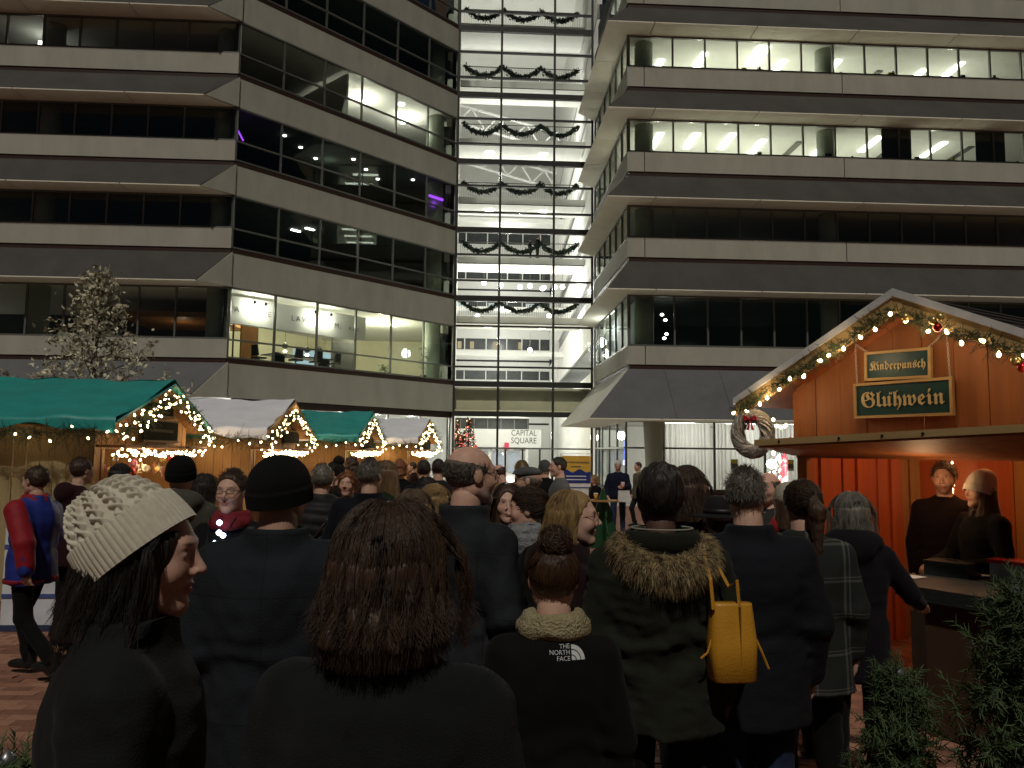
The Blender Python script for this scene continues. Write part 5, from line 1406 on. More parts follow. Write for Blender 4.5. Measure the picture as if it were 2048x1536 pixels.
BULB = MB().lathe([(.004, .02), (.009, .012), (.017, -.004), (.019, -.016), (.013, -.03), (.003, -.036)], 8).mesh('bulb', E_BULB, True)
BULBG = MB().lathe([(.004, .02), (.009, .012), (.017, -.004), (.019, -.016), (.013, -.03), (.003, -.036)], 8).mesh('bulb_green', E_BULBG, True)

def hit(mat_, px, py, axis, val):
    """where the sight line through a photograph pixel meets the local plane axis = val"""
    Mi = mat_.inverted(); o = Mi @ Vector(_C); d = (Mi.to_3x3() @ Vector(ray(px, py)))
    return o+d*((val-o[axis])/d[axis])

def string_lights(label, parent_mat, paths, n, sag=.03, jit=.02, seed=0, me=None, group='light strings', lamps=(), scale=1):
    """one strand: wire and bulbs; lamps: (index fraction, watts)"""
    r = np.random.default_rng(seed)
    t = thing('string_lights', label, 'string lights'); t.matrix_world = parent_mat; t['group'] = group
    w = MB()
    for path in paths:
        P = [Vector(p) for p in path]; L = [0]
        for a, b in zip(P[:-1], P[1:]): L.append(L[-1]+(b-a).length)
        def pt(s):
            s *= L[-1]
            for i in range(len(P)-1):
                if s <= L[i+1]+1e-9: return P[i].lerp(P[i+1], (s-L[i])/max(1e-9, L[i+1]-L[i]))
            return P[-1]
        k = max(2, int(n*L[-1])); pts = []
        for i in range(k):
            q = pt(i/(k-1))+Vector((r.normal()*jit*.6, r.normal()*jit*.6, r.normal()*jit-sag*abs(math.sin(i*1.3))))
            pts.append(q); inst('bulb', me or BULB, t, q-Vector((0, 0, .01)), (r.normal()*.6, r.normal()*.6, 0), (scale,)*3)
        w.tube(pts, .003, 4)
        for fr, wt in lamps: lamp('POINT', t, pt(fr)+Vector((0, 0, -.05)), wt, (1, .72, .4), .12)
    w.build('wire', M_WIRE, t)
    return t

def fir_strands(path, n, length, seed, spread=.06, droop=.3, nr=.002, nl=.024):
    """needled sprigs along a path: arrays of strands"""
    r = np.random.default_rng(seed); P = np.array([tuple(p) for p in path], float)
    seg = np.linalg.norm(np.diff(P, axis=0), axis=1); c = np.concatenate([[0], np.cumsum(seg)]); s = r.random(n)*c[-1]
    b = np.stack([np.interp(s, c, P[:, i]) for i in range(3)], 1)+r.normal(size=(n, 3))*spread*.3
    tw = r.normal(size=(n, 3)); tw /= np.linalg.norm(tw, axis=1)[:, None]; tw[:, 2] -= droop*r.random(n)
    L = length*(.5+r.random(n))
    st = Strands()
    K = 12                              # needles along each twig
    f = np.linspace(.1, 1, K)
    tip = b[:, None]+tw[:, None]*L[:, None, None]*f[None, :, None]
    side = np.cross(tw, r.normal(size=(n, 3))); side /= np.linalg.norm(side, axis=1)[:, None]; s2 = np.cross(side, tw)
    ph = r.random((n, K))*6.28
    nd = side[:, None]*np.cos(ph)[..., None]+s2[:, None]*np.sin(ph)[..., None]+tw[:, None]*.9
    nd /= np.linalg.norm(nd, axis=-1, keepdims=True)
    a = tip.reshape(-1, 3); e = a+nd.reshape(-1, 3)*nl*(.7+.6*r.random((n*K, 1)))
    st.add(np.stack([a, (a+e)/2, e], 1), nr, 3, .2)
    st.add(np.stack([b, b+tw*L[:, None]*.5, b+tw*L[:, None]], 1), .0022, 3, .4)
    return st

def tarp(name, m, parent, x0, x1, ya, za, yb, zb, seed, drop=.13):
    """wrinkled sheet from the ridge (ya, za) to the eave (yb, zb) with a hanging hem"""
    r = np.random.default_rng(seed); nu, nv = 60, 22
    U, V = np.meshgrid(np.linspace(0, 1, nu), np.linspace(0, 1, nv), indexing='ij')
    X = x0+(x1-x0)*U; vv = np.clip(V/.86, 0, 1); Y = ya+(yb-ya)*vv; Z = za+(zb-za)*vv
    h = np.clip((V-.86)/.14, 0, 1); Z = Z-h*drop*(1+.35*np.sin(X*3+seed)+.2*np.sin(X*9)); Y = Y+np.sign(yb-ya)*.01*h
    Z = Z+(.014*np.sin(X*4.6+vv*3+seed)+.01*np.sin(X*11-vv*5)+.012*np.sin(vv*7+X*1.7))*(1-h)+.008*r.normal(size=X.shape)*0
    Z = Z-.025*np.sin(vv*PI)*(.6+.4*np.sin(X*2+seed))
    V3 = np.stack([X, Y, Z], -1).reshape(-1, 3)
    i, j = np.meshgrid(np.arange(nu-1), np.arange(nv-1), indexing='ij'); b = i*nv+j
    Fq = np.stack([b, b+nv, b+nv+1, b+1], -1).reshape(-1, 4)
    V4 = V3-np.array([0, 0, .012]); n = len(V3)
    return inst(name, mesh_np(name, np.concatenate([V3, V4]), np.concatenate([Fq, Fq[:, ::-1]+n]), m, True), parent)

ZE, ZR, SW, SL = 2.14, 2.74, 4.0, 4.2
stalls = [((222, 838), 5.5, M_TEAL, 'nearest wooden stall with teal tarp roof and yellowish plank side', 'first'), ((527.5, 858), 3, M_WTARP, 'wooden stall with white tarp roof just behind the nearest teal-roofed stall', 'second'),
          ((712, 871), 1, M_TEAL, 'small-looking wooden stall with teal tarp roof and yellow-green lights', 'third'), ((832, 877), -3, M_WTARP, 'farthest wooden stall with white tarp roof beside the atrium glass', 'last')]
SY = [9.2, 13.25, 17.5, 21.3]
ST = []
for i, ((px, py), rz, tm, lb, nm) in enumerate(stalls):
    c = at(px, py, SY[i])
    s = thing('market_stall', lb, 'stall', (c[0], c[1], 0), R(rz), 'market stalls in a row'); ST.append(s)
    mw = s.matrix_basis
    gx = -.28; y0, y1 = .28, SW-.28
    pm = M_PALEP if i == 0 else M_PINE
    # side planks facing the camera
    pw = .152; n = int((SL-.3)/pw)
    for j in range(n):
        x = gx-.005-(j+.5)*pw; unitbox('plank', pm, s, (x, y0+.012+(.006 if j % 2 else 0), 1.06), (pw-.012, .024, 2.1))
    boxobj('rear_panel', s, M_PINE, gx-SL+.3, gx, y1-.03, y1, 0, 2.1)
    boxobj('end_panel', s, M_PINE, gx-SL+.28, gx-SL+.3, y0, y1, 0, 2.5)
    # gable planks with the counter opening
    ng = int((y1-y0)/.19); oy0, oy1, oz0, oz1 = y0+.28, y1-.3, 1.0, 1.79
    for j in range(ng):
        ya = y0+j*(y1-y0)/ng; yb = y0+(j+1)*(y1-y0)/ng-.008
        sl = lambda y: ZE+(ZR-ZE)*(1-abs(y-SW/2)/(SW/2))-.05
        xx = gx+(.004 if j % 2 else 0)
        mid = (ya+yb)/2
        if mid < oy0 or mid > oy1: parts = [(0, None)]
        else: parts = [(0, oz0), (oz1, None)]
        for za, zb in parts:
            t0 = zb if zb else sl(ya); t1 = zb if zb else sl(yb)
            ply = [(xx, ya, za), (xx, yb, za), (xx, yb, t1), (xx, ya, t0)]
            if not zb and ya < SW/2 < yb: ply = [(xx, ya, za), (xx, yb, za), (xx, yb, t1), (xx, SW/2, sl(SW/2)), (xx, ya, t0)]
            MB().prism(ply, (-.024, 0, 0)).build('plank', M_PINE, s)
    boxobj('counter_shelf', s, M_PINE, gx-.35, gx+.2, oy0-.1, oy1+.1, oz0-.035, oz0)
    boxobj('shutter_board', s, M_CEDAR, gx-.02, gx+.34, oy0-.25, oy1+.3, oz1+.02, oz1+.05)
    for yy in (oy0-.05, oy1+.05): boxobj('post', s, M_PINE, gx-.1, gx+.012, yy-.04, yy+.04, 0, oz1)
    boxobj('floor_board', s, M_PINE, gx-SL+.3, gx-.03, y0+.04, y1-.04, .0, .04)
    boxobj('rear_shelf', s, M_PINE, gx-2.0, gx-1.7, y0+.1, y1-.1, 1.15, 1.18)
    boxobj('inner_panel', s, M_PINE, gx-2.06, gx-2.02, y0+.03, y1-.03, .04, 2.1)
    # roof
    tarp('tarp', tm, s, -SL, .06, SW/2, ZR+.03, -.02, ZE+.02, i*7+1)
    tarp('tarp', tm, s, -SL, .06, SW/2, ZR+.028, SW+.02, ZE+.02, i*7+2)
    for (ya, za, yb, zb) in ((0, ZE-.03, SW/2, ZR-.03), (SW, ZE-.03, SW/2, ZR-.03)):
        MB().bar((.03, ya, za), (.03, yb, zb), .03, .1, (1, 0, 0)).build('barge_board', M_FASC if i % 2 else M_TEAL, s)
        MB().prism([(-SL, ya, za-.07), (0, ya, za-.07), (0, yb, zb-.07), (-SL, yb, zb-.07)], (0, 0, .03)).build('roof_deck', M_PINE, s)
    # warm lamp inside
    lamp('POINT', s, (gx-.6, SW/2-.6, 1.72), 11, (1, .7, .38), .1)
    lamp('POINT', s, (gx-.6, SW/2+.7, 1.72), 11, (1, .7, .38), .1)
    # roofline strings and garlands
    e = .09
    string_lights('warm bulbs edging the gable and eave of the %s stall' % nm, mw, [[(e, .02, ZE-.1), (e, SW/2, ZR-.12), (e, SW-.02, ZE-.1)], [(e+.03, .1, ZE-.2), (e+.02, SW/2, ZR-.22), (e+.03, SW-.1, ZE-.22)], [(e, SW-.05, ZE-.12), (e-.1, SW-.15, ZE-.35), (e, SW-.3, ZE-.2)]], 8 if i else 10.5, .03, .035, 40+i, lamps=((.2, 2.4), (.55, 2.4), (.9, 2.4)), scale=.72+.1*i)
    string_lights('warm bulbs hung along the front eave of the %s stall' % nm, mw, [[(-SL+.2, -.06, ZE-.13), (-.0, -.05, ZE-.15)]], 5.2, .06, .035, 50+i, lamps=((.75, 1.2), (.35, 1.2)), scale=.72+.1*i)
    gme = BULBG if i == 2 else BULB
    rows = [[(gx+.3, oy0-.2, oz1+.0), (gx+.3, oy1+.25, oz1+.0)], [(gx+.22, oy0-.1, oz1-.06), (gx+.22, oy1+.15, oz1-.05)], [(gx+.1, oy0, oz1-.03), (gx+.1, oy1, oz1-.03)]]
    string_lights(('yellow-green' if i == 2 else 'dense warm')+' bulbs over the counter of the %s stall' % nm, mw, rows, 9, .03, .02, 60+i, gme, lamps=((.5, 5),), scale=.72+.1*i)
    gl = thing('garland', 'fir garland hanging below the roof edge of the %s stall' % nm, 'garland', group='fir garlands on the stalls'); gl.matrix_world = mw
    st = fir_strands([(-SL+.2, -.06, ZE-.15), (-.3, -.06, ZE-.15), (.06, .0, ZE-.15)], 900, .17, 70+i, .06, .7)
    inst('sprigs', st.mesh('sprigs', M_NEEDLE), gl)
    st = fir_strands([(.1, 0, ZE-.17), (.1, SW/2, ZR-.17), (.1, SW, ZE-.2)], 700, .14, 75+i, .05, .4)
    inst('sprigs', st.mesh('sprigs', M_NEEDLE), gl)

# name boards on the gables
for i, quads in enumerate([[((300, 803), (347, 834)), ((289, 839), (355, 882))], [((570, 862), (598, 887))], [((728, 874), (752, 897))], [((846, 862), (860, 876)), ((844, 879), (861, 899))]]):
    for j, (a, b) in enumerate(quads):
        mw = ST[i].matrix_basis; p = hit(mw, *a, 0, -.2); q = hit(mw, *b, 0, -.2)
        nm = ['nearest teal-roofed', 'nearer white-roofed', 'middle teal-roofed', 'farthest white-roofed'][i]
        bd = thing('name_board', ('%s dark painted board on the gable of the %s stall' % (('upper small' if j == 0 else 'lower wide'), nm)) if len(quads) > 1 else 'dark painted board on the gable of the %s stall' % nm, 'sign', mw @ ((p+q)/2), ST[i].rotation_euler.z+PI/2)
        w = abs(q.y-p.y)/2; h = abs(p.z-q.z)/2
        boxobj('board', bd, M_CHALK, -w, w, -.0, .03, -h, h)
        fr = MB().box(-w-.02, w+.02, -.012, .02, h, h+.03).box(-w-.02, w+.02, -.012, .02, -h-.03, -h)
        fr.build('frame', pmat('board_frame', (.12, .08, .035)), bd)
        if i == 0:
            for r_ in range(2 if j == 0 else 1): boxobj('faded_lettering', bd, pmat('board_letter', (.05, .046, .036), (.012, .014, .011), 40, .9, mottle=.15), -w*.7, w*.7, -.003, -.001, (h*.2-r_*h*.7) if j == 0 else -h*.15, (h*.45-r_*h*.7) if j == 0 else h*.15)
# ornaments hanging in the first stall
rr = np.random.default_rng(12); mw = ST[0].matrix_basis
def star_mesh(r1, r2, th):
    p = [((r1 if k % 2 == 0 else r2)*math.sin(k*PI/5), 0, (r1 if k % 2 == 0 else r2)*math.cos(k*PI/5)) for k in range(10)]
    return p
ocol = [('straw', (.55, .36, .12)), ('red', (.4, .03, .03)), ('white', (.6, .58, .5)), ('pink', (.5, .15, .25)), ('brown', (.25, .12, .05))]
ORDN = ORD+['thirteenth', 'fourteenth', 'fifteenth', 'sixteenth', 'seventeenth', 'eighteenth', 'nineteenth', 'twentieth', 'twenty-first', 'twenty-second', 'twenty-third', 'twenty-fourth', 'twenty-fifth', 'last']
for j in range(26):
    y = .72+j*.103+rr.random()*.03; z = 1.66-rr.random()*.22; x = -.2-rr.random()*.3; cn, cc = ocol[j % 5]; sz = .035+.03*rr.random()
    o = thing('hanging_ornament', 'small %s %s under the first stall\'s lights, %s along the row' % (cn, ['star', 'bauble'][j % 2], ORDN[j]), 'ornament', mw @ Vector((x, y, z)), R(95+rr.normal()*25), 'ornaments hanging in the first stall')
    m = pmat('orn_'+cn, cc, None, 10, .5)
    if j % 2 == 0: MB().prism(star_mesh(sz*1.6, sz*.7, .01), (0, .01, 0)).build('star', m, o)
    else: MB().lathe([(.004, -sz), (sz*.7, -sz*.7), (sz, 0), (sz*.7, sz*.7), (.004, sz)], 10).build('bauble', m, o, True)
    MB().tube([(0, 0, sz), (0, 0, 1.76-z)], .002, 4).build('thread', M_WIRE, o)
# tiered pale wooden rack in that stall
o = thing('display_rack', 'tiered pale wooden tree rack with small goods in the first stall', 'rack', mw @ hit(mw, 270, 960, 0, -.55), R(95))
MB().tube([(0, 0, -.25), (0, 0, .28)], .015, 8).build('pole', M_FASC, o)
for k in range(5): boxobj('shelf', o, pmat('pale_shelf', (.55, .45, .28)), -.2+.025*k, .2-.025*k, -.05, .05, -.2+.1*k, -.18+.1*k)

# ================================================================== mulled wine booth
PHI = R(-58)
PK = at(1790, 585, 6.0)
bt = thing('wine_booth', 'red-lit wooden booth with gabled roof and hanging blackletter signs', 'booth', (PK[0], PK[1], 0), PHI)
bw = bt.matrix_basis
RZ, EZ, HSP = PK[2], 2.31, 1.57
wy = .34                                    # wall plane behind the barge boards
wl = hit(bw, 1587, 860, 1, wy).x; wr_ = -wl
hz = hit(bw, 1596, 907, 1, wy).z
slope = (RZ-EZ)/HSP
npl = 10
for j in range(npl):
    xa = wl+(wr_-wl)*j/npl; xb = wl+(wr_-wl)*(j+1)/npl-.006; yy = wy+(.004 if j % 2 else 0)
    sl = lambda x: RZ-.1-slope*abs(x)
    ply = [(xa, yy, hz), (xb, yy, hz), (xb, yy, sl(xb)), (xa, yy, sl(xa))]
    if xa < 0 < xb: ply = [(xa, yy, hz), (xb, yy, hz), (xb, yy, sl(xb)), (0, yy, sl(0)), (xa, yy, sl(xa))]
    MB().prism(ply, (0, .025, 0)).build('plank', M_CEDAR, bt)
BD = 2.3
for sgn in (-1, 1):
    a = (0, RZ); b = (sgn*HSP, EZ)
    MB().prism([(0, 0, RZ-.06), (sgn*HSP, 0, EZ-.06), (sgn*HSP, BD+.8, EZ-.06), (0, BD+.8, RZ-.06)], (0, 0, .03)).build('roof_deck', M_CEDAR, bt)
    MB().prism([(0, -.02, RZ), (sgn*(HSP+.02), -.02, EZ-.01), (sgn*(HSP+.02), -.02, EZ-.17), (0, -.02, RZ-.17)], (0, .03, 0)).build('barge_board', M_FASC, bt)
    MB().prism([(0, -.035, RZ+.03), (sgn*(HSP+.04), -.035, EZ+.015), (sgn*(HSP+.04), -.035, EZ-.045), (0, -.035, RZ-.03)], (0, .014, 0)).build('drip_edge', pmat('drip_white', (.55, .56, .58), (.45, .46, .48), 9, .4), bt)
    # shingles in courses
    me = MB().box(-.16, .16, -.12, .12, 0, .012).mesh('shingle', pmat('shingle', (.035, .028, .024), (.02, .016, .014), 20, .9, .3, 60))
    for r_ in range(9):
        for q in range(9):
            tt = (r_+.5)/9; x = sgn*HSP*tt; z = RZ-slope*abs(x)-.02+.012
            o = inst('shingle', me, bt, (x, .2+q*.325+(.16 if r_ % 2 else 0), z), (0, sgn*math.atan(slope)+sgn*-.06, PI/2 if 0 else 0), (.62, 1.3, 1))
# posts, sides, back wall with battens, floor
for x in (wl+.06, wr_-.06): boxobj('post', bt, M_CEDAR, x-.05, x+.05, wy+.03, wy+.13, 0, EZ+.2)
nb_ = 13
M_REDW = pmat('red_plank', (.42, .12, .04), (.32, .08, .028), 4, .55, .1, 30, (2, 2, .12))  # planks with a reddish base colour
for j in range(nb_):
    xa = wl-.9+j*.3; boxobj('plank', bt, M_REDW if j not in (6, 7) else M_PINE, xa, xa+.292, BD+(.0 if j % 2 else .06), BD+.09, 0, 2.6)
for j in range(10):
    ya = wy+.14+j*(BD-wy-.14)/10; yb = ya+(BD-wy-.14)/10-.006
    for sg, x in ((-1, wl), (1, wr_)): boxobj('plank', bt, (M_PINE if j in (8, 9) else M_REDW) if sg < 0 else M_CEDAR, x-.03, x+(.045 if j % 3 == 1 else .0 if j % 3 else .018), ya, yb, 0, EZ+.1)
boxobj('door_jamb', bt, M_PINE, .12, .2, BD-.04, BD-.002, 0, 2.3)
boxobj('header_beam', bt, M_CEDAR, wl, wr_, wy+.03, wy+.1, hz-.04, hz-.002)
# raised serving flap
lipL = hit(bw, 1517, 881, 1, -.42); lipR = hit(bw, 2048, 850, 1, -.42)
dzx = (lipR.z-lipL.z)/(lipR.x-lipL.x); lx0 = lipL.x; lx1 = wr_+.1; zl = lambda x: lipL.z+dzx*(x-lipL.x)
MB().prism([(lx0, -.42, zl(lx0)-.03), (lx1, -.42, zl(lx1)-.03), (wr_, wy-.004, hz+.01), (wl, wy-.004, hz+.01)], (0, 0, -.03)).build('serving_flap', M_CEDAR, bt)
MB().prism([(lx0-.02, -.45, zl(lx0)-.045), (lx1, -.45, zl(lx1)-.045), (lx1, -.45, zl(lx1)+.005), (lx0-.02, -.45, zl(lx0)+.005)], (0, .028, 0)).build('flap_batten', M_FASC, bt)
for x in (-.75, -.2, .15, .45): MB().lathe([(.011, 0), (.011, .004)], 8).build('knot', M_BLACK, bt, loc=(x, -.452, zl(x)-.02), rot=(PI/2, 0, 0))
# counter with black cloth
ct = thing('serving_counter', 'counter under black cloth in front of the booth opening', 'counter', bt.location, PHI)
poly = [(.16, -.25), (.24, -.5), (.45, -.62), (1.0, -.62), (2.2, -.6), (2.2, .25), (.16, .25)]
MB().prism([(x, y, 0) for x, y in [(.24, -.2), (.3, -.42), (.48, -.55), (2.2, -.53), (2.2, .2), (.24, .2)]], (0, 0, .9)).build('counter_front', pmat('counter_brown', (.05, .026, .014), (.035, .018, .01), 6, .7), ct)
MB().prism([(x, y, .86) for x, y in poly], (0, 0, .09)).build('black_cloth', pmat('black_cloth', (.014, .018, .017), None, 10, .6, .3, 60), ct)
def ontop(px, py, z=.952): q = atz(px, py, z); return Vector(q)
cb = thing('cash_box', 'dark green metal cash box on the booth counter', 'box', ontop(1905, 1150), PHI+.1)
boxobj('box_body', cb, pmat('box_green', (.03, .04, .034), None, 8, .45), -.15, .15, -.11, .11, 0, .075)
boxobj('lid', cb, pmat('box_lid', (.035, .046, .04), None, 8, .4), -.155, .155, -.115, .115, .077, .1)
boxobj('handle', cb, M_METAL, -.04, .04, -.006, .006, .1, .115)
tt_ = thing('storage_tub', 'clear plastic tub with red lid at the edge of the counter', 'box', ontop(2032, 1163), PHI)
MB().prism([(-.12, -.1, 0), (.12, -.1, 0), (.12, .1, 0), (-.12, .1, 0)], (0, 0, .12)).build('tub', pmat('tub_clear', (.5, .5, .5), None, 8, .25), tt_)
boxobj('lid', tt_, pmat('tub_lid', (.45, .02, .03), None, 8, .35), -.135, .135, -.115, .115, .122, .145)
for k, (px, py) in enumerate(((1815, 1152), (1975, 1152))):
    pp = thing('paper_sheet', ['white paper sheet under the grey-haired woman\'s hand', 'white paper slip between the cash box and the tub'][k], 'paper', ontop(px, py, .954), PHI+.4*k)
    boxobj('sheet', pp, pmat('white_paper', (.6, .6, .57)), -.1, .1, -.07, .07, 0, .002)
# rope light inside and the red glow of the booth
rp = [hit(bw, 1905, y, 1, BD-.1) for y in range(895, 1010, 6)]
string_lights('vertical rope of tiny warm bulbs on the booth back wall', bw, [[tuple(rp[0]), tuple(rp[-1])]], 26, 0, .004, 5, scale=.55)
lamp('POINT', bt, (.1, .1, 1.6), 5, (1, .6, .3), .12)  # unseen lamp added under the flap to brighten the two servers
lamp('POINT', bt, (.2, .9, 2.1), 14, (1, .45, .18), .12)
lamp('POINT', bt, (-.5, 1.2, 2.1), 7, (1, .3, .1), .12)
lamp('POINT', bt, (.42, BD-.25, 1.75), 9, (1, .55, .2), .06)
# roofline bulbs, garland, baubles
pth = [(-HSP, -.06, EZ-.12), (0, -.06, RZ-.15), (HSP, -.06, EZ-.12)]
string_lights('warm bulbs along the barge boards of the wine booth', bw, [pth], 7.5, .05, .02, 31, lamps=((.12, 7), (.35, 7), (.6, 7), (.85, 7)), scale=.78)
gl = thing('garland', 'fir garland with bulbs along the wine booth barge boards', 'garland'); gl.matrix_world = bw
inst('sprigs', fir_strands(pth, 700, .075, 33, .035, .3).mesh('sprigs', M_NEEDLE), gl)
for k, (px, py, cn) in enumerate(((1866, 641, 'gold'), (1880, 634, 'gold'), (2031, 722, 'gold'), (1875, 655, 'red'), (1811, 634, 'gold'), (2044, 735, 'red'))):
    q = hit(bw, px, py, 1, -.1)
    o = thing('bauble', '%s glass bauble in the booth garland, %s' % (cn, ['left of a close pair', 'right of a close pair', 'low on the right slope', 'under the close pair', 'just right of the gable peak', 'at the frame edge'][k]), 'bauble', bw @ q)
    MB().lathe([(.003, -.032), (.018, -.027), (.031, -.008), (.031, .008), (.018, .027), (.006, .032), (.006, .04)], 16).build('ball', pmat('bauble_'+cn, (.5, .38, .14) if cn == 'gold' else (.4, .02, .02), None, 6, .25, metal=.6), o, True)
# hanging signs
def hsign(label, a, b, c, d, txt, fac, dots=0):
    P = [hit(bw, *q, 1, wy-.06) for q in (a, b, c, d)]       # TL TR BR BL
    ctr = (P[0]+P[1]+P[2]+P[3])/4; w = ((P[1]-P[0]).length+(P[2]-P[3]).length)/4; h = ((P[3]-P[0]).length+(P[2]-P[1]).length)/4
    s = thing('hanging_sign', label, 'sign', bw @ ctr, PHI)
    s.rotation_euler.y = -math.atan2(P[1].z-P[0].z, P[1].x-P[0].x)
    sb_ = boxobj('board', s, pmat('sign_green', (.012, .05, .048), (.01, .035, .05), 3, .4), -w+.01, w-.01, 0, .02, -h+.01, h-.01)
    f = .022
    for nm, x0, x1, z0, z1 in (('t', -w, w, h-f, h), ('b', -w, w, -h, -h+f), ('l', -w, -w+f, -h+f, h-f), ('r', w-f, w, -h+f, h-f)): boxobj('frame', sb_, M_FASC, x0, x1, -.014, .022, z0, z1)
    lo_ = lettering(txt, h*fac, pmat('sign_gilt', (.5, .42, .24), None, 8, .5), sb_, (0, -.006, -.005), name='lettering', depth=.003, width=w*1.68)
    if dots:
        xs_ = sorted(v.co.x for v in lo_.data.vertices); k_ = lo_.scale.x; zt_ = max(v.co.y for v in lo_.data.vertices)
        for dx in (-.045, .055):
            cx_ = (xs_[0]+(xs_[-1]-xs_[0])*dots)*k_+dx*h; dm = MB().prism([(cx_, -.009, zt_*.62+.075*h), (cx_+.05*h, -.009, zt_*.62), (cx_, -.009, zt_*.62-.075*h), (cx_-.05*h, -.009, zt_*.62)], (0, .006, 0)); dm.build('lettering_dot', MATS['sign_gilt'], sb_)
    return s, P
s1, P1 = hsign('larger green hanging board with pale blackletter word on the booth gable', (1708, 768), (1905, 753), (1908, 830), (1710, 838), '\U0001D572\U0001D591\U0001D59A\U0001D58D\U0001D59C\U0001D58A\U0001D58E\U0001D593', 1.15, .375)
s2, P2 = hsign('smaller green hanging board with pale blackletter word above the larger board', (1730, 705), (1862, 694), (1864, 754), (1731, 764), '\U0001D576\U0001D58E\U0001D593\U0001D589\U0001D58A\U0001D597\U0001D595\U0001D59A\U0001D593\U0001D598\U0001D588\U0001D58D', .8)
def chain(parent, a, b):
    a = Vector(a); b = Vector(b); L = (b-a).length; n = int(L/.02); m = MB()
    for i in range(n):
        p = a.lerp(b, (i+.5)/n); d = (b-a).normalized(); sx = Vector((1, 0, 0)) if i % 2 else Vector((0, 1, 0)); sx = (sx-d*sx.dot(d)).normalized()
        m.tube([p+d*.014*math.cos(t)+sx*.007*math.sin(t) for t in np.linspace(0, 2*PI, 9)], .0022, 4, False)
    o = m.build('chain', pmat('chain_zinc', (.5, .48, .44), None, 9, .4), parent); return o
ch = thing('sign_chain', 'metal chains holding the two booth signs', 'chain'); ch.matrix_world = bw
top1 = hit(bw, 1710, 688, 1, wy-.06); top2 = hit(bw, 1893, 660, 1, wy-.06)
chain(ch, top1, P1[0]+Vector((.03, 0, 0))); chain(ch, top2, P1[1]-Vector((.02, 0, 0))); chain(ch, top1, P2[0]+Vector((.02, 0, 0))); chain(ch, top2, P2[1]-Vector((.02, 0, 0)))
# wreath at the eave
q = hit(bw, 1505, 867, 1, .0)
wt = thing('wreath', 'grey twig wreath with red bow hanging from the booth eave', 'wreath', bw @ q, PHI+R(25))
r = np.random.default_rng(4); n = 900; K = 9
a0 = r.random(n)*6.28; t = np.linspace(0, 1, K)[None, :]; a = a0[:, None]+t*(.7+.5*r.random((n, 1))); b = r.random(n)[:, None]*6.28+t*1.6; rr_ = .056*np.sqrt(r.random((n, 1)))+.008+.006*t
R0 = .135
P = np.stack([(R0+rr_*np.cos(b))*np.sin(a), rr_*np.sin(b), (R0*1.2+rr_*np.cos(b))*np.cos(a)], -1)
inst('twigs', Strands().add(P, .0035*(.6+.8*r.random(n)), 4, .5).mesh('twigs', pmat('grey_twig', (.45, .43, .4), (.12, .11, .1), 40, .8)), wt)
bwm = MB()
for sg in (-1, 1): bwm.prism([(0, -.07, .13), (sg*.05, -.08, .165), (sg*.06, -.07, .115)], (0, .015, 0)); bwm.prism([(0, -.07, .125), (sg*.035, -.075, .03), (sg*.012, -.075, .03)], (0, .012, 0))
bwm.build('bow', fabric('red_ribbon', (.35, .015, .03), None, rough=.5), wt)

# ================================================================== other things on the plaza
# pale-leaved young tree behind the stalls
tp = at(200, 545, 15.5)
tr = thing('young_tree', 'narrow young tree with pale dry leaves behind the teal roof', 'tree', (tp[0], tp[1], 0))
r = np.random.default_rng(21); H = tp[2]
tm_ = MB().tube([(0, 0, 0), (.03, 0, 1.5), (-.02, .02, 3), (.02, 0, H*.8), (0, 0, H)], [.07, .055, .04, .022, .006], 8)
lf = []
for k in range(64):
    z = 1.6+(H-1.7)*(k/63)**.85; L = (1.95*(1-((z-1.6)/(H-1.6)))**1.15+.07)*(.6+.55*r.random()); az = k*2.4+r.normal()*.3
    p0 = np.array([0, 0, z-.25*L]); p1 = np.array([math.cos(az)*L, math.sin(az)*L, z+.45*L+r.normal()*.08])
    pm_ = (p0+p1)/2+np.array([math.cos(az)*.1*L, math.sin(az)*.1*L, -.08*L])
    tm_.tube([p0, pm_, p1], [.014, .009, .003], 5)
    for t_ in np.linspace(.3, 1.05, 11):
        c = (1-t_)**2*p0+2*t_*(1-t_)*pm_+t_*t_*p1
        lf += [c+r.normal(size=3)*.1 for _ in range(5)]
tm_.build('trunk', pmat('tree_bark', (.08, .06, .04), None, 10, .9), tr, True)
V, Fq = leaf_cloud(lf, .115, 22, .04, .5)
inst('crown', mesh_np('crown', V, Fq, pmat('dry_leaf', (.62, .57, .42), (.2, .17, .11), 6, .7, mottle=.25)), tr)
# conifers in the corner of the picture
def conifer(label, loc, h, r0, seed, dense=1.0):
    c = thing('fir_tree', label, 'fir tree', loc); r = np.random.default_rng(seed)
    MB().tube([(0, 0, 0), (0, 0, h*.97)], [.03, .008], 8).build('trunk', pmat('fir_bark', (.05, .035, .02)), c)
    st = Strands()
    nb = int(85*dense)
    for k in range(nb):
        z = h*(.08+.92*(k/nb)); L = (r0*(1-(z/h))**.75+.05)*(.75+.45*r.random()); az = k*2.399+r.normal()*.2
        d = np.array([math.cos(az), math.sin(az), 0]); t = np.linspace(0, 1, 9)
        path = np.stack([d[0]*L*t, d[1]*L*t, z+.18*L*t-.45*L*t**2], 1)
        s_ = fir_strands(path, int(14+40*L), .075, seed*100+k, .01, .1, .0028, .03); V_, F_ = s_.arrays()
        st.V.append(V_); st.F.append(F_+st.n); st.n += len(V_)
        st.add(path[None], .004, 4, .3)
    inst('branches', st.mesh('branches', pmat('conifer_green', (.075, .115, .045), (.03, .05, .02), 9, .65)), c)
    o = MB().lathe([(.0, 0), (.02, .0), (.022, .03), (.004, .05)], 10, (0, 0, h*.97)).build('top_cap', M_METAL, c, True)
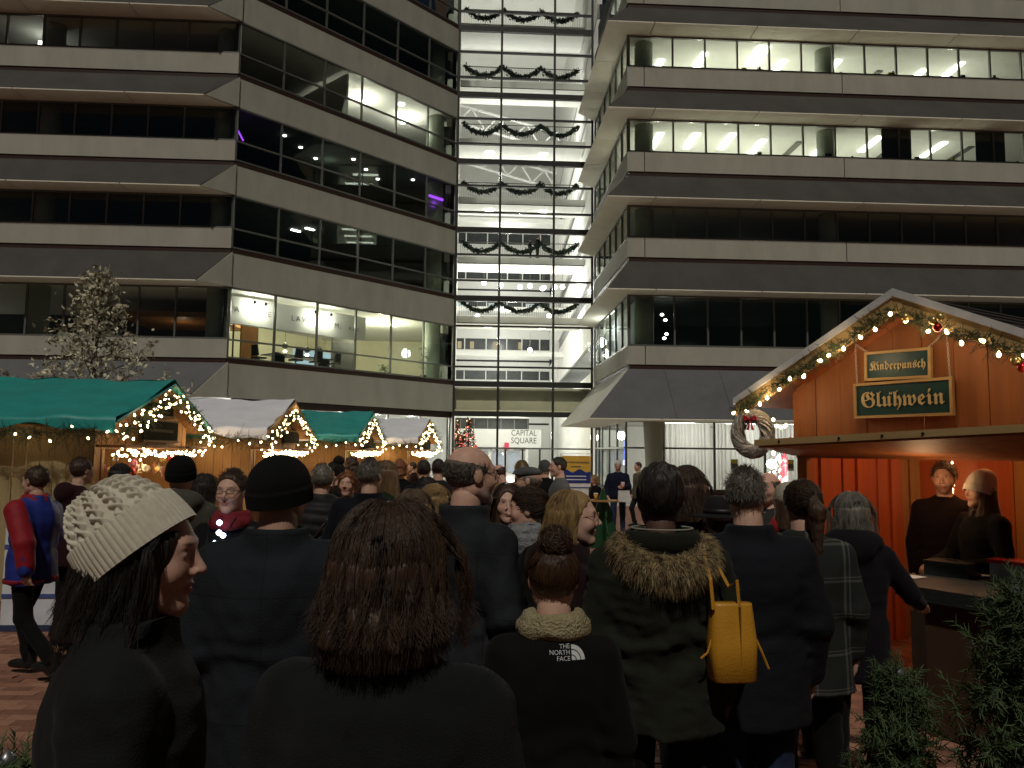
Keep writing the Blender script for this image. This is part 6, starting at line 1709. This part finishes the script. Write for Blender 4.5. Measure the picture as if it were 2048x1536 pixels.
q = at(2035, 1175, 2.35); conifer('taller small fir at the frame edge before the counter', (q[0], q[1], 0), q[2], .34, 2, 1.0)
q = at(1795, 1340, 2.9); conifer('shorter bushy fir left of the taller one before the counter', (q[0], q[1], 0), q[2], .27, 3, .8)
q = at(14, 1516, 2.1); conifer('fir tip just showing in the lower corner beside the cream hat woman', (q[0], q[1], 0), q[2], .25, 4, .5)

# yellow tote bag on the parka woman's arm
q = at(1463, 1283, 2.92)
tb_ = thing('handbag', 'mustard yellow leather tote hanging at the parka woman\'s side', 'bag', q, R(6))
n = 24; prof = [(-.135, .074, .045), (-.128, .082, .055), (.0, .088, .05), (.13, .074, .032), (.138, .073, .03)]
V = []; 
for z, a_, b_ in prof:
    for j in range(n):
        t = 2*PI*j/n; ct_, st_ = math.cos(t), math.sin(t)
        V.append((a_*np.sign(ct_)*abs(ct_)**.5, b_*np.sign(st_)*abs(st_)**.5, z))
Fc = [(i*n+j, i*n+(j+1) % n, (i+1)*n+(j+1) % n, (i+1)*n+j) for i in range(len(prof)-1) for j in range(n)]+[tuple(range(n-1, -1, -1)), tuple((len(prof)-1)*n+j for j in range(n))]
M_BAG = pmat('mustard_leather', (.48, .23, .02), (.4, .185, .015), 9, .42, .12, 120, spec=.4)
inst('bag_body', mesh_np('bag_body', V, Fc, M_BAG, True), tb_)
boxobj('seam', tb_, pmat('bag_seam', (.25, .12, .012)), .014, .017, -.0525, -.03, -.12, .13)
for sg, off in ((-1, -.078), (1, .02)):
    MB().tube([(off, -.03, .12), (off-.005, -.02, .22), (off-.01, .02, .28) if sg < 0 else (off-.02, .02, .19), (off+.0, .06, .31) if sg < 0 else (off-.05, .05, .26)], .007, 6).build('strap', M_BAG, tb_)
for sg in (-1, 1):
    MB().tube([(sg*.08, -.02, .02), (sg*.1, -.03, -.03), (sg*.125, -.03, -.09 if sg > 0 else -.05)], .004, 5).build('tassel', M_BAG, tb_)

# emblem on the girl's jacket, laid on the cloth
ME = [o for o in bung.root.children if o.name.startswith('coat')][0]
def on_cloth(me, obj_, root, cx, cz, scale):
    bvh = BVHTree.FromPolygons([v.co for v in obj_.data.vertices], [tuple(p.vertices) for p in obj_.data.polygons])
    for v in me.vertices:
        x = cx+v.co.x*scale; z = cz+v.co.y*scale
        h_ = bvh.ray_cast(Vector((x, -1, z)), Vector((0, 1, 0)))[0]
        v.co = Vector((x, (h_.y if h_ else -.2)-.003, z))
M_EMB = pmat('emblem_thread', (.5, .5, .5), None, 20, .7)
q = bung.root.matrix_basis.inverted() @ Vector(at(1137, 1312, 2.25)); lz = q.z

for r_, tx in enumerate(('THE', 'NORTH', 'FACE')):
    me = text_mesh(tx, .017, 0, 'RIGHT'); me.materials.clear(); me.materials.append(M_EMB)
    on_cloth(me, ME, bung.root, q.x+.012, lz+.013-r_*.0155, 1); inst('emblem_lettering', me, bung.root)
for r0_, r1_ in ((.0, .0115), (.014, .025), (.0275, .0385)):
    m = MB(); A_ = np.linspace(0, PI/2, 12)
    for a1, a2 in zip(A_[:-1], A_[1:]): m.add([(r0_*math.cos(a1), r0_*math.sin(a1), 0), (r1_*math.cos(a1), r1_*math.sin(a1), 0), (r1_*math.cos(a2), r1_*math.sin(a2), 0), (r0_*math.cos(a2), r0_*math.sin(a2), 0)], [(0, 1, 2, 3)])
    me = m.mesh('emblem_arc', M_EMB); on_cloth(me, ME, bung.root, q.x+.016, lz-.022, 1); inst('emblem_arc', me, bung.root)
# jacket mark on the large man
# banner stand
q = at(1152, 955, 23.5); bz = q*np.array([1, 1, 0])
bn = thing('banner_stand', 'yellow, blue and white market banner on a stand near the entrance', 'banner', bz, R(3))
boxobj('panel', bn, pmat('banner_white', (.7, .7, .68)), -.43, .43, 0, .02, .1, 1.72)
boxobj('yellow_field', bn, pmat('banner_yellow', (.65, .4, .06), (.55, .33, .05), 3, .5), -.43, .43, -.008, -.002, 1.25, 1.72)
xs = np.linspace(-.43, .43, 25); zt = 1.28+.05*np.sin((xs+.43)/.86*4*PI)
MB().prism([(-.43, -.013, .92)]+[(.43, -.013, .92)]+[(x, -.013, z) for x, z in zip(xs[::-1], zt[::-1])], (0, .003, 0)).build('blue_wave', pmat('banner_blue', (.02, .035, .2)), bn)
for z in (.8, .55, .3): boxobj('blue_stripe', bn, pmat('banner_blue', (.02, .035, .2)), -.43, .43, -.008, -.002, z-.03, z)
lettering('Christkindlmarket', .1, pmat('banner_ink', (.03, .03, .08)), bn, (0, -.012, 1.53), name='lettering', width=.76)
boxobj('text_line', bn, pmat('banner_ink', (.03, .03, .08)), -.15, .15, -.012, -.009, 1.385, 1.41)
for z in (1.12, 1.02): boxobj('text_line', bn, pmat('banner_white', (.7, .7, .68)), -.3, .3, -.02, -.014, z-.014, z+.014)
for x in (-.45, .45): MB().tube([(x, .01, 0), (x, .01, 1.78)], .012, 6).build('pole', M_METAL, bn)
MB().tube([(-.45, .01, 1.78), (.45, .01, 1.78)], .012, 6).build('pole', M_METAL, bn)
for x in (-.45, .45): boxobj('foot', bn, M_METAL, x-.03, x+.03, -.3, .3, 0, .02)
# green tree-shaped standing table
q = at(1206, 1050, 15.3); tb2 = thing('standing_table', 'dark green tree-shaped plywood standing table with round top', 'table', q*np.array([1, 1, 0]), R(12))
GRN = pmat('green_ply', (.012, .055, .02), (.008, .04, .014), 5, .5)
zz = q[2]*0+.88
tree = [(-.34, 0), (.34, 0), (.22, .3), (.28, .3), (.16, .6), (.21, .6), (.1, .88), (-.1, .88), (-.21, .6), (-.16, .6), (-.28, .3), (-.22, .3)]
MB().prism([(x, -.012, z) for x, z in tree], (0, .024, 0)).build('tree_panel', GRN, tb2)
MB().prism([(-.014 if 0 else .0-.012, x, z*.998+.001) for x, z in tree], (.024, 0, 0)).build('tree_panel', GRN, tb2)
MB().lathe([(.3, .885), (.3, .91)], 28).build('table_top', M_PINE, tb2)
MB().prism([(-.1, -.01, .912), (.1, -.01, .912), (0, -.01, 1.16)], (0, .02, 0)).build('tree_tip', GRN, tb2)
paper_cup('orange paper cup standing on the green tree table', tb2.matrix_basis @ Vector((-.16, -.05, .911)), pmat('orange_cup', (.55, .25, .05)))
# white information board behind the walking man
q = atz(95, 1262, .0); wb = thing('information_board', 'white board with blue stripes and dark lettering leaning by the plank wall', 'sign', (q[0]+.1, q[1], 0), R(4))
boxobj('board', wb, pmat('board_white', (.6, .62, .66)), -.55, .55, 0, .03, .06, 1.0)
boxobj('base_strip', wb, pmat('board_base', (.03, .04, .09)), -.55, .55, -.01, .04, 0, .06)
for z in (.34, .82): boxobj('blue_stripe', wb, pmat('board_blue', (.06, .09, .25)), -.55, .55, -.008, -.002, z-.02, z+.02)
lettering('en   s', .17, pmat('board_ink', (.02, .02, .03)), wb, (.22, -.006, .6), name='lettering')
# white lit spiral tree and far light pole beyond the booth
q = at(1553, 985, 9.5); lt = thing('spiral_light_tree', 'slim spiral of white lights glowing beside the booth', 'light sculpture', (q[0], q[1], 0))
EWB = emat('white_bulb', (1, .9, .7), 9)
wb_ = MB().lathe([(.003, -.02), (.016, 0), (.003, .02)], 6).mesh('bulb', EWB, True); pts = []
for k in range(70):
    t = k/69; a = t*9*6.28; rad = .22*(1-t)+.02; p = Vector((rad*math.cos(a), rad*math.sin(a), .75+1.15*t)); pts.append(p); inst('bulb', wb_, lt, p)
MB().tube([(0, 0, 0), (0, 0, 1.9)], .015, 6).build('pole', M_METAL, lt); MB().tube(pts, .005, 4).build('wire', M_WIRE, lt)
lamp('POINT', lt, (-.35, -.1, 1.6), 12, (1, .9, .7), .1)
q = at(1543, 928, 8.6); fl_ = thing('flood_lamp', 'bright white lamp glaring behind the grey-haired man by the curtains', 'lamp', q)
MB().lathe([(.002, -.05), (.04, -.035), (.055, 0), (.04, .035), (.002, .05)], 14).build('globe', emat('flood', (1, .95, .8), 40), fl_, True)
MB().tube([(0, .0, -.05), (0, .0, -q[2])], .012, 6).build('pole', M_METAL, fl_); lamp('POINT', fl_, (0, .12, 0), 30, (1, .94, .8), .06)
pq = at(1567, 900, 9.0)
string_lights('short string of bulbs past the twig wreath', Matrix.Translation(Vector(at(1545, 846, 8.8))), [[(0, 0, 0), (.1, .1, -.03), (.2, .1, .02)]], 16, .02, .02, 77)
rpole = thing('candy_cane_pole', 'red pole wrapped in small lights beyond the booth corner', 'pole', (pq[0], pq[1], 0))
MB().tube([(0, 0, 0), (0, 0, 1.75), (.02, 0, 1.9), (.08, 0, 1.97), (.14, 0, 1.9)], .045, 10).build('pole', pmat('cane_red', (.4, .03, .05), (.55, .5, .5), 5, .4, mottle=.08), rpole, True)
for k in range(16): inst('bulb', wb_, rpole, (-.05, -.02, .6+k*.08), scale=(.7,)*3)
# ================================================================== plaza ground
def paving_mat():
    m = pmat('brick_paving_sheet', (.2, .095, .062), (.14, .068, .046), 1.2, .8)
    nt = m.node_tree; b = nt.nodes['Principled BSDF']
    bt_ = nt.nodes.new('ShaderNodeTexBrick'); co = nt.nodes.new('ShaderNodeTexCoord')
    bt_.inputs['Scale'].default_value = 1; bt_.inputs['Brick Width'].default_value = .21; bt_.inputs['Row Height'].default_value = .105; bt_.inputs['Mortar Size'].default_value = .006
    bt_.inputs['Color1'].default_value = (.26, .12, .075, 1); bt_.inputs['Color2'].default_value = (.17, .08, .052, 1); bt_.inputs['Mortar'].default_value = (.07, .05, .04, 1)
    nt.links.new(co.outputs['Object'], bt_.inputs['Vector']); nt.links.new(bt_.outputs['Color'], b.inputs['Base Color'])
    return m
gr = boxobj('ground', None, paving_mat(), -120, 120, -60, 160, -.3, -.0065)
gr['kind'] = 'structure'
BRM = [pmat('brick_%d' % i, c, tuple(v*.75 for v in c), 14, .85, .3, 60) for i, c in enumerate(((.27, .125, .08), (.2, .09, .058), (.32, .16, .105)))]
BRMESH = [MB().box(-.1035, .1035, -.051, .051, -.03, 0).mesh('brick', m) for m in BRM]
r = np.random.default_rng(77)
singles = 0; V = []; Fc = []; Mi = []
spots = [at_ for at_ in ((-3.4, 5.6), (-2.9, 4.4), (2.6, 5.0), (3.0, 6.0), (2.3, 4.2))]
for row in range(0, 134):
    y = 2.0+row*.105
    for c_ in range(0, 80):
        x = -8.4+c_*.21+(.105 if row % 2 else 0); k = int(r.integers(0, 3)); z = -.0005-.002*r.random()
        near = min((x-a)**2+(y-b)**2 for a, b in spots)
        if near < .16 and singles < 295:
            inst('brick', BRMESH[k], gr, (x, y, z), (r.normal()*.006, r.normal()*.006, r.normal()*.01)); singles += 1
        else:
            q = len(V); a = .1035; b = .051; t = r.normal()*.008; u = r.normal()*.004
            V += [(x-a, y-b+t*a, z+u), (x+a, y-b-t*a, z-u), (x+a, y+b-t*a, z), (x-a, y+b+t*a, z), (x-a, y-b+t*a, z-.02), (x+a, y-b-t*a, z-.02), (x+a, y+b-t*a, z-.02), (x-a, y+b+t*a, z-.02)]
            Fc += [(q, q+1, q+2, q+3), (q+4, q+5, q+1, q), (q+5, q+6, q+2, q+1), (q+6, q+7, q+3, q+2), (q+7, q+4, q, q+3)]; Mi += [k]*5
bs = inst('brick_field', mesh_np('brick_field', V, np.array(Fc), BRM, False, Mi), gr); bs['kind'] = 'stuff'

pv = boxobj('bounce_paving', None, pmat('pale_bounce_concrete', (.42, .4, .36), (.34, .32, .28), 3, .85, .1, 30), -60, 60, 27.5, 44.5, -.006, .002)  # pale strip added to bounce light up to the soffits
pv['kind'] = 'structure'
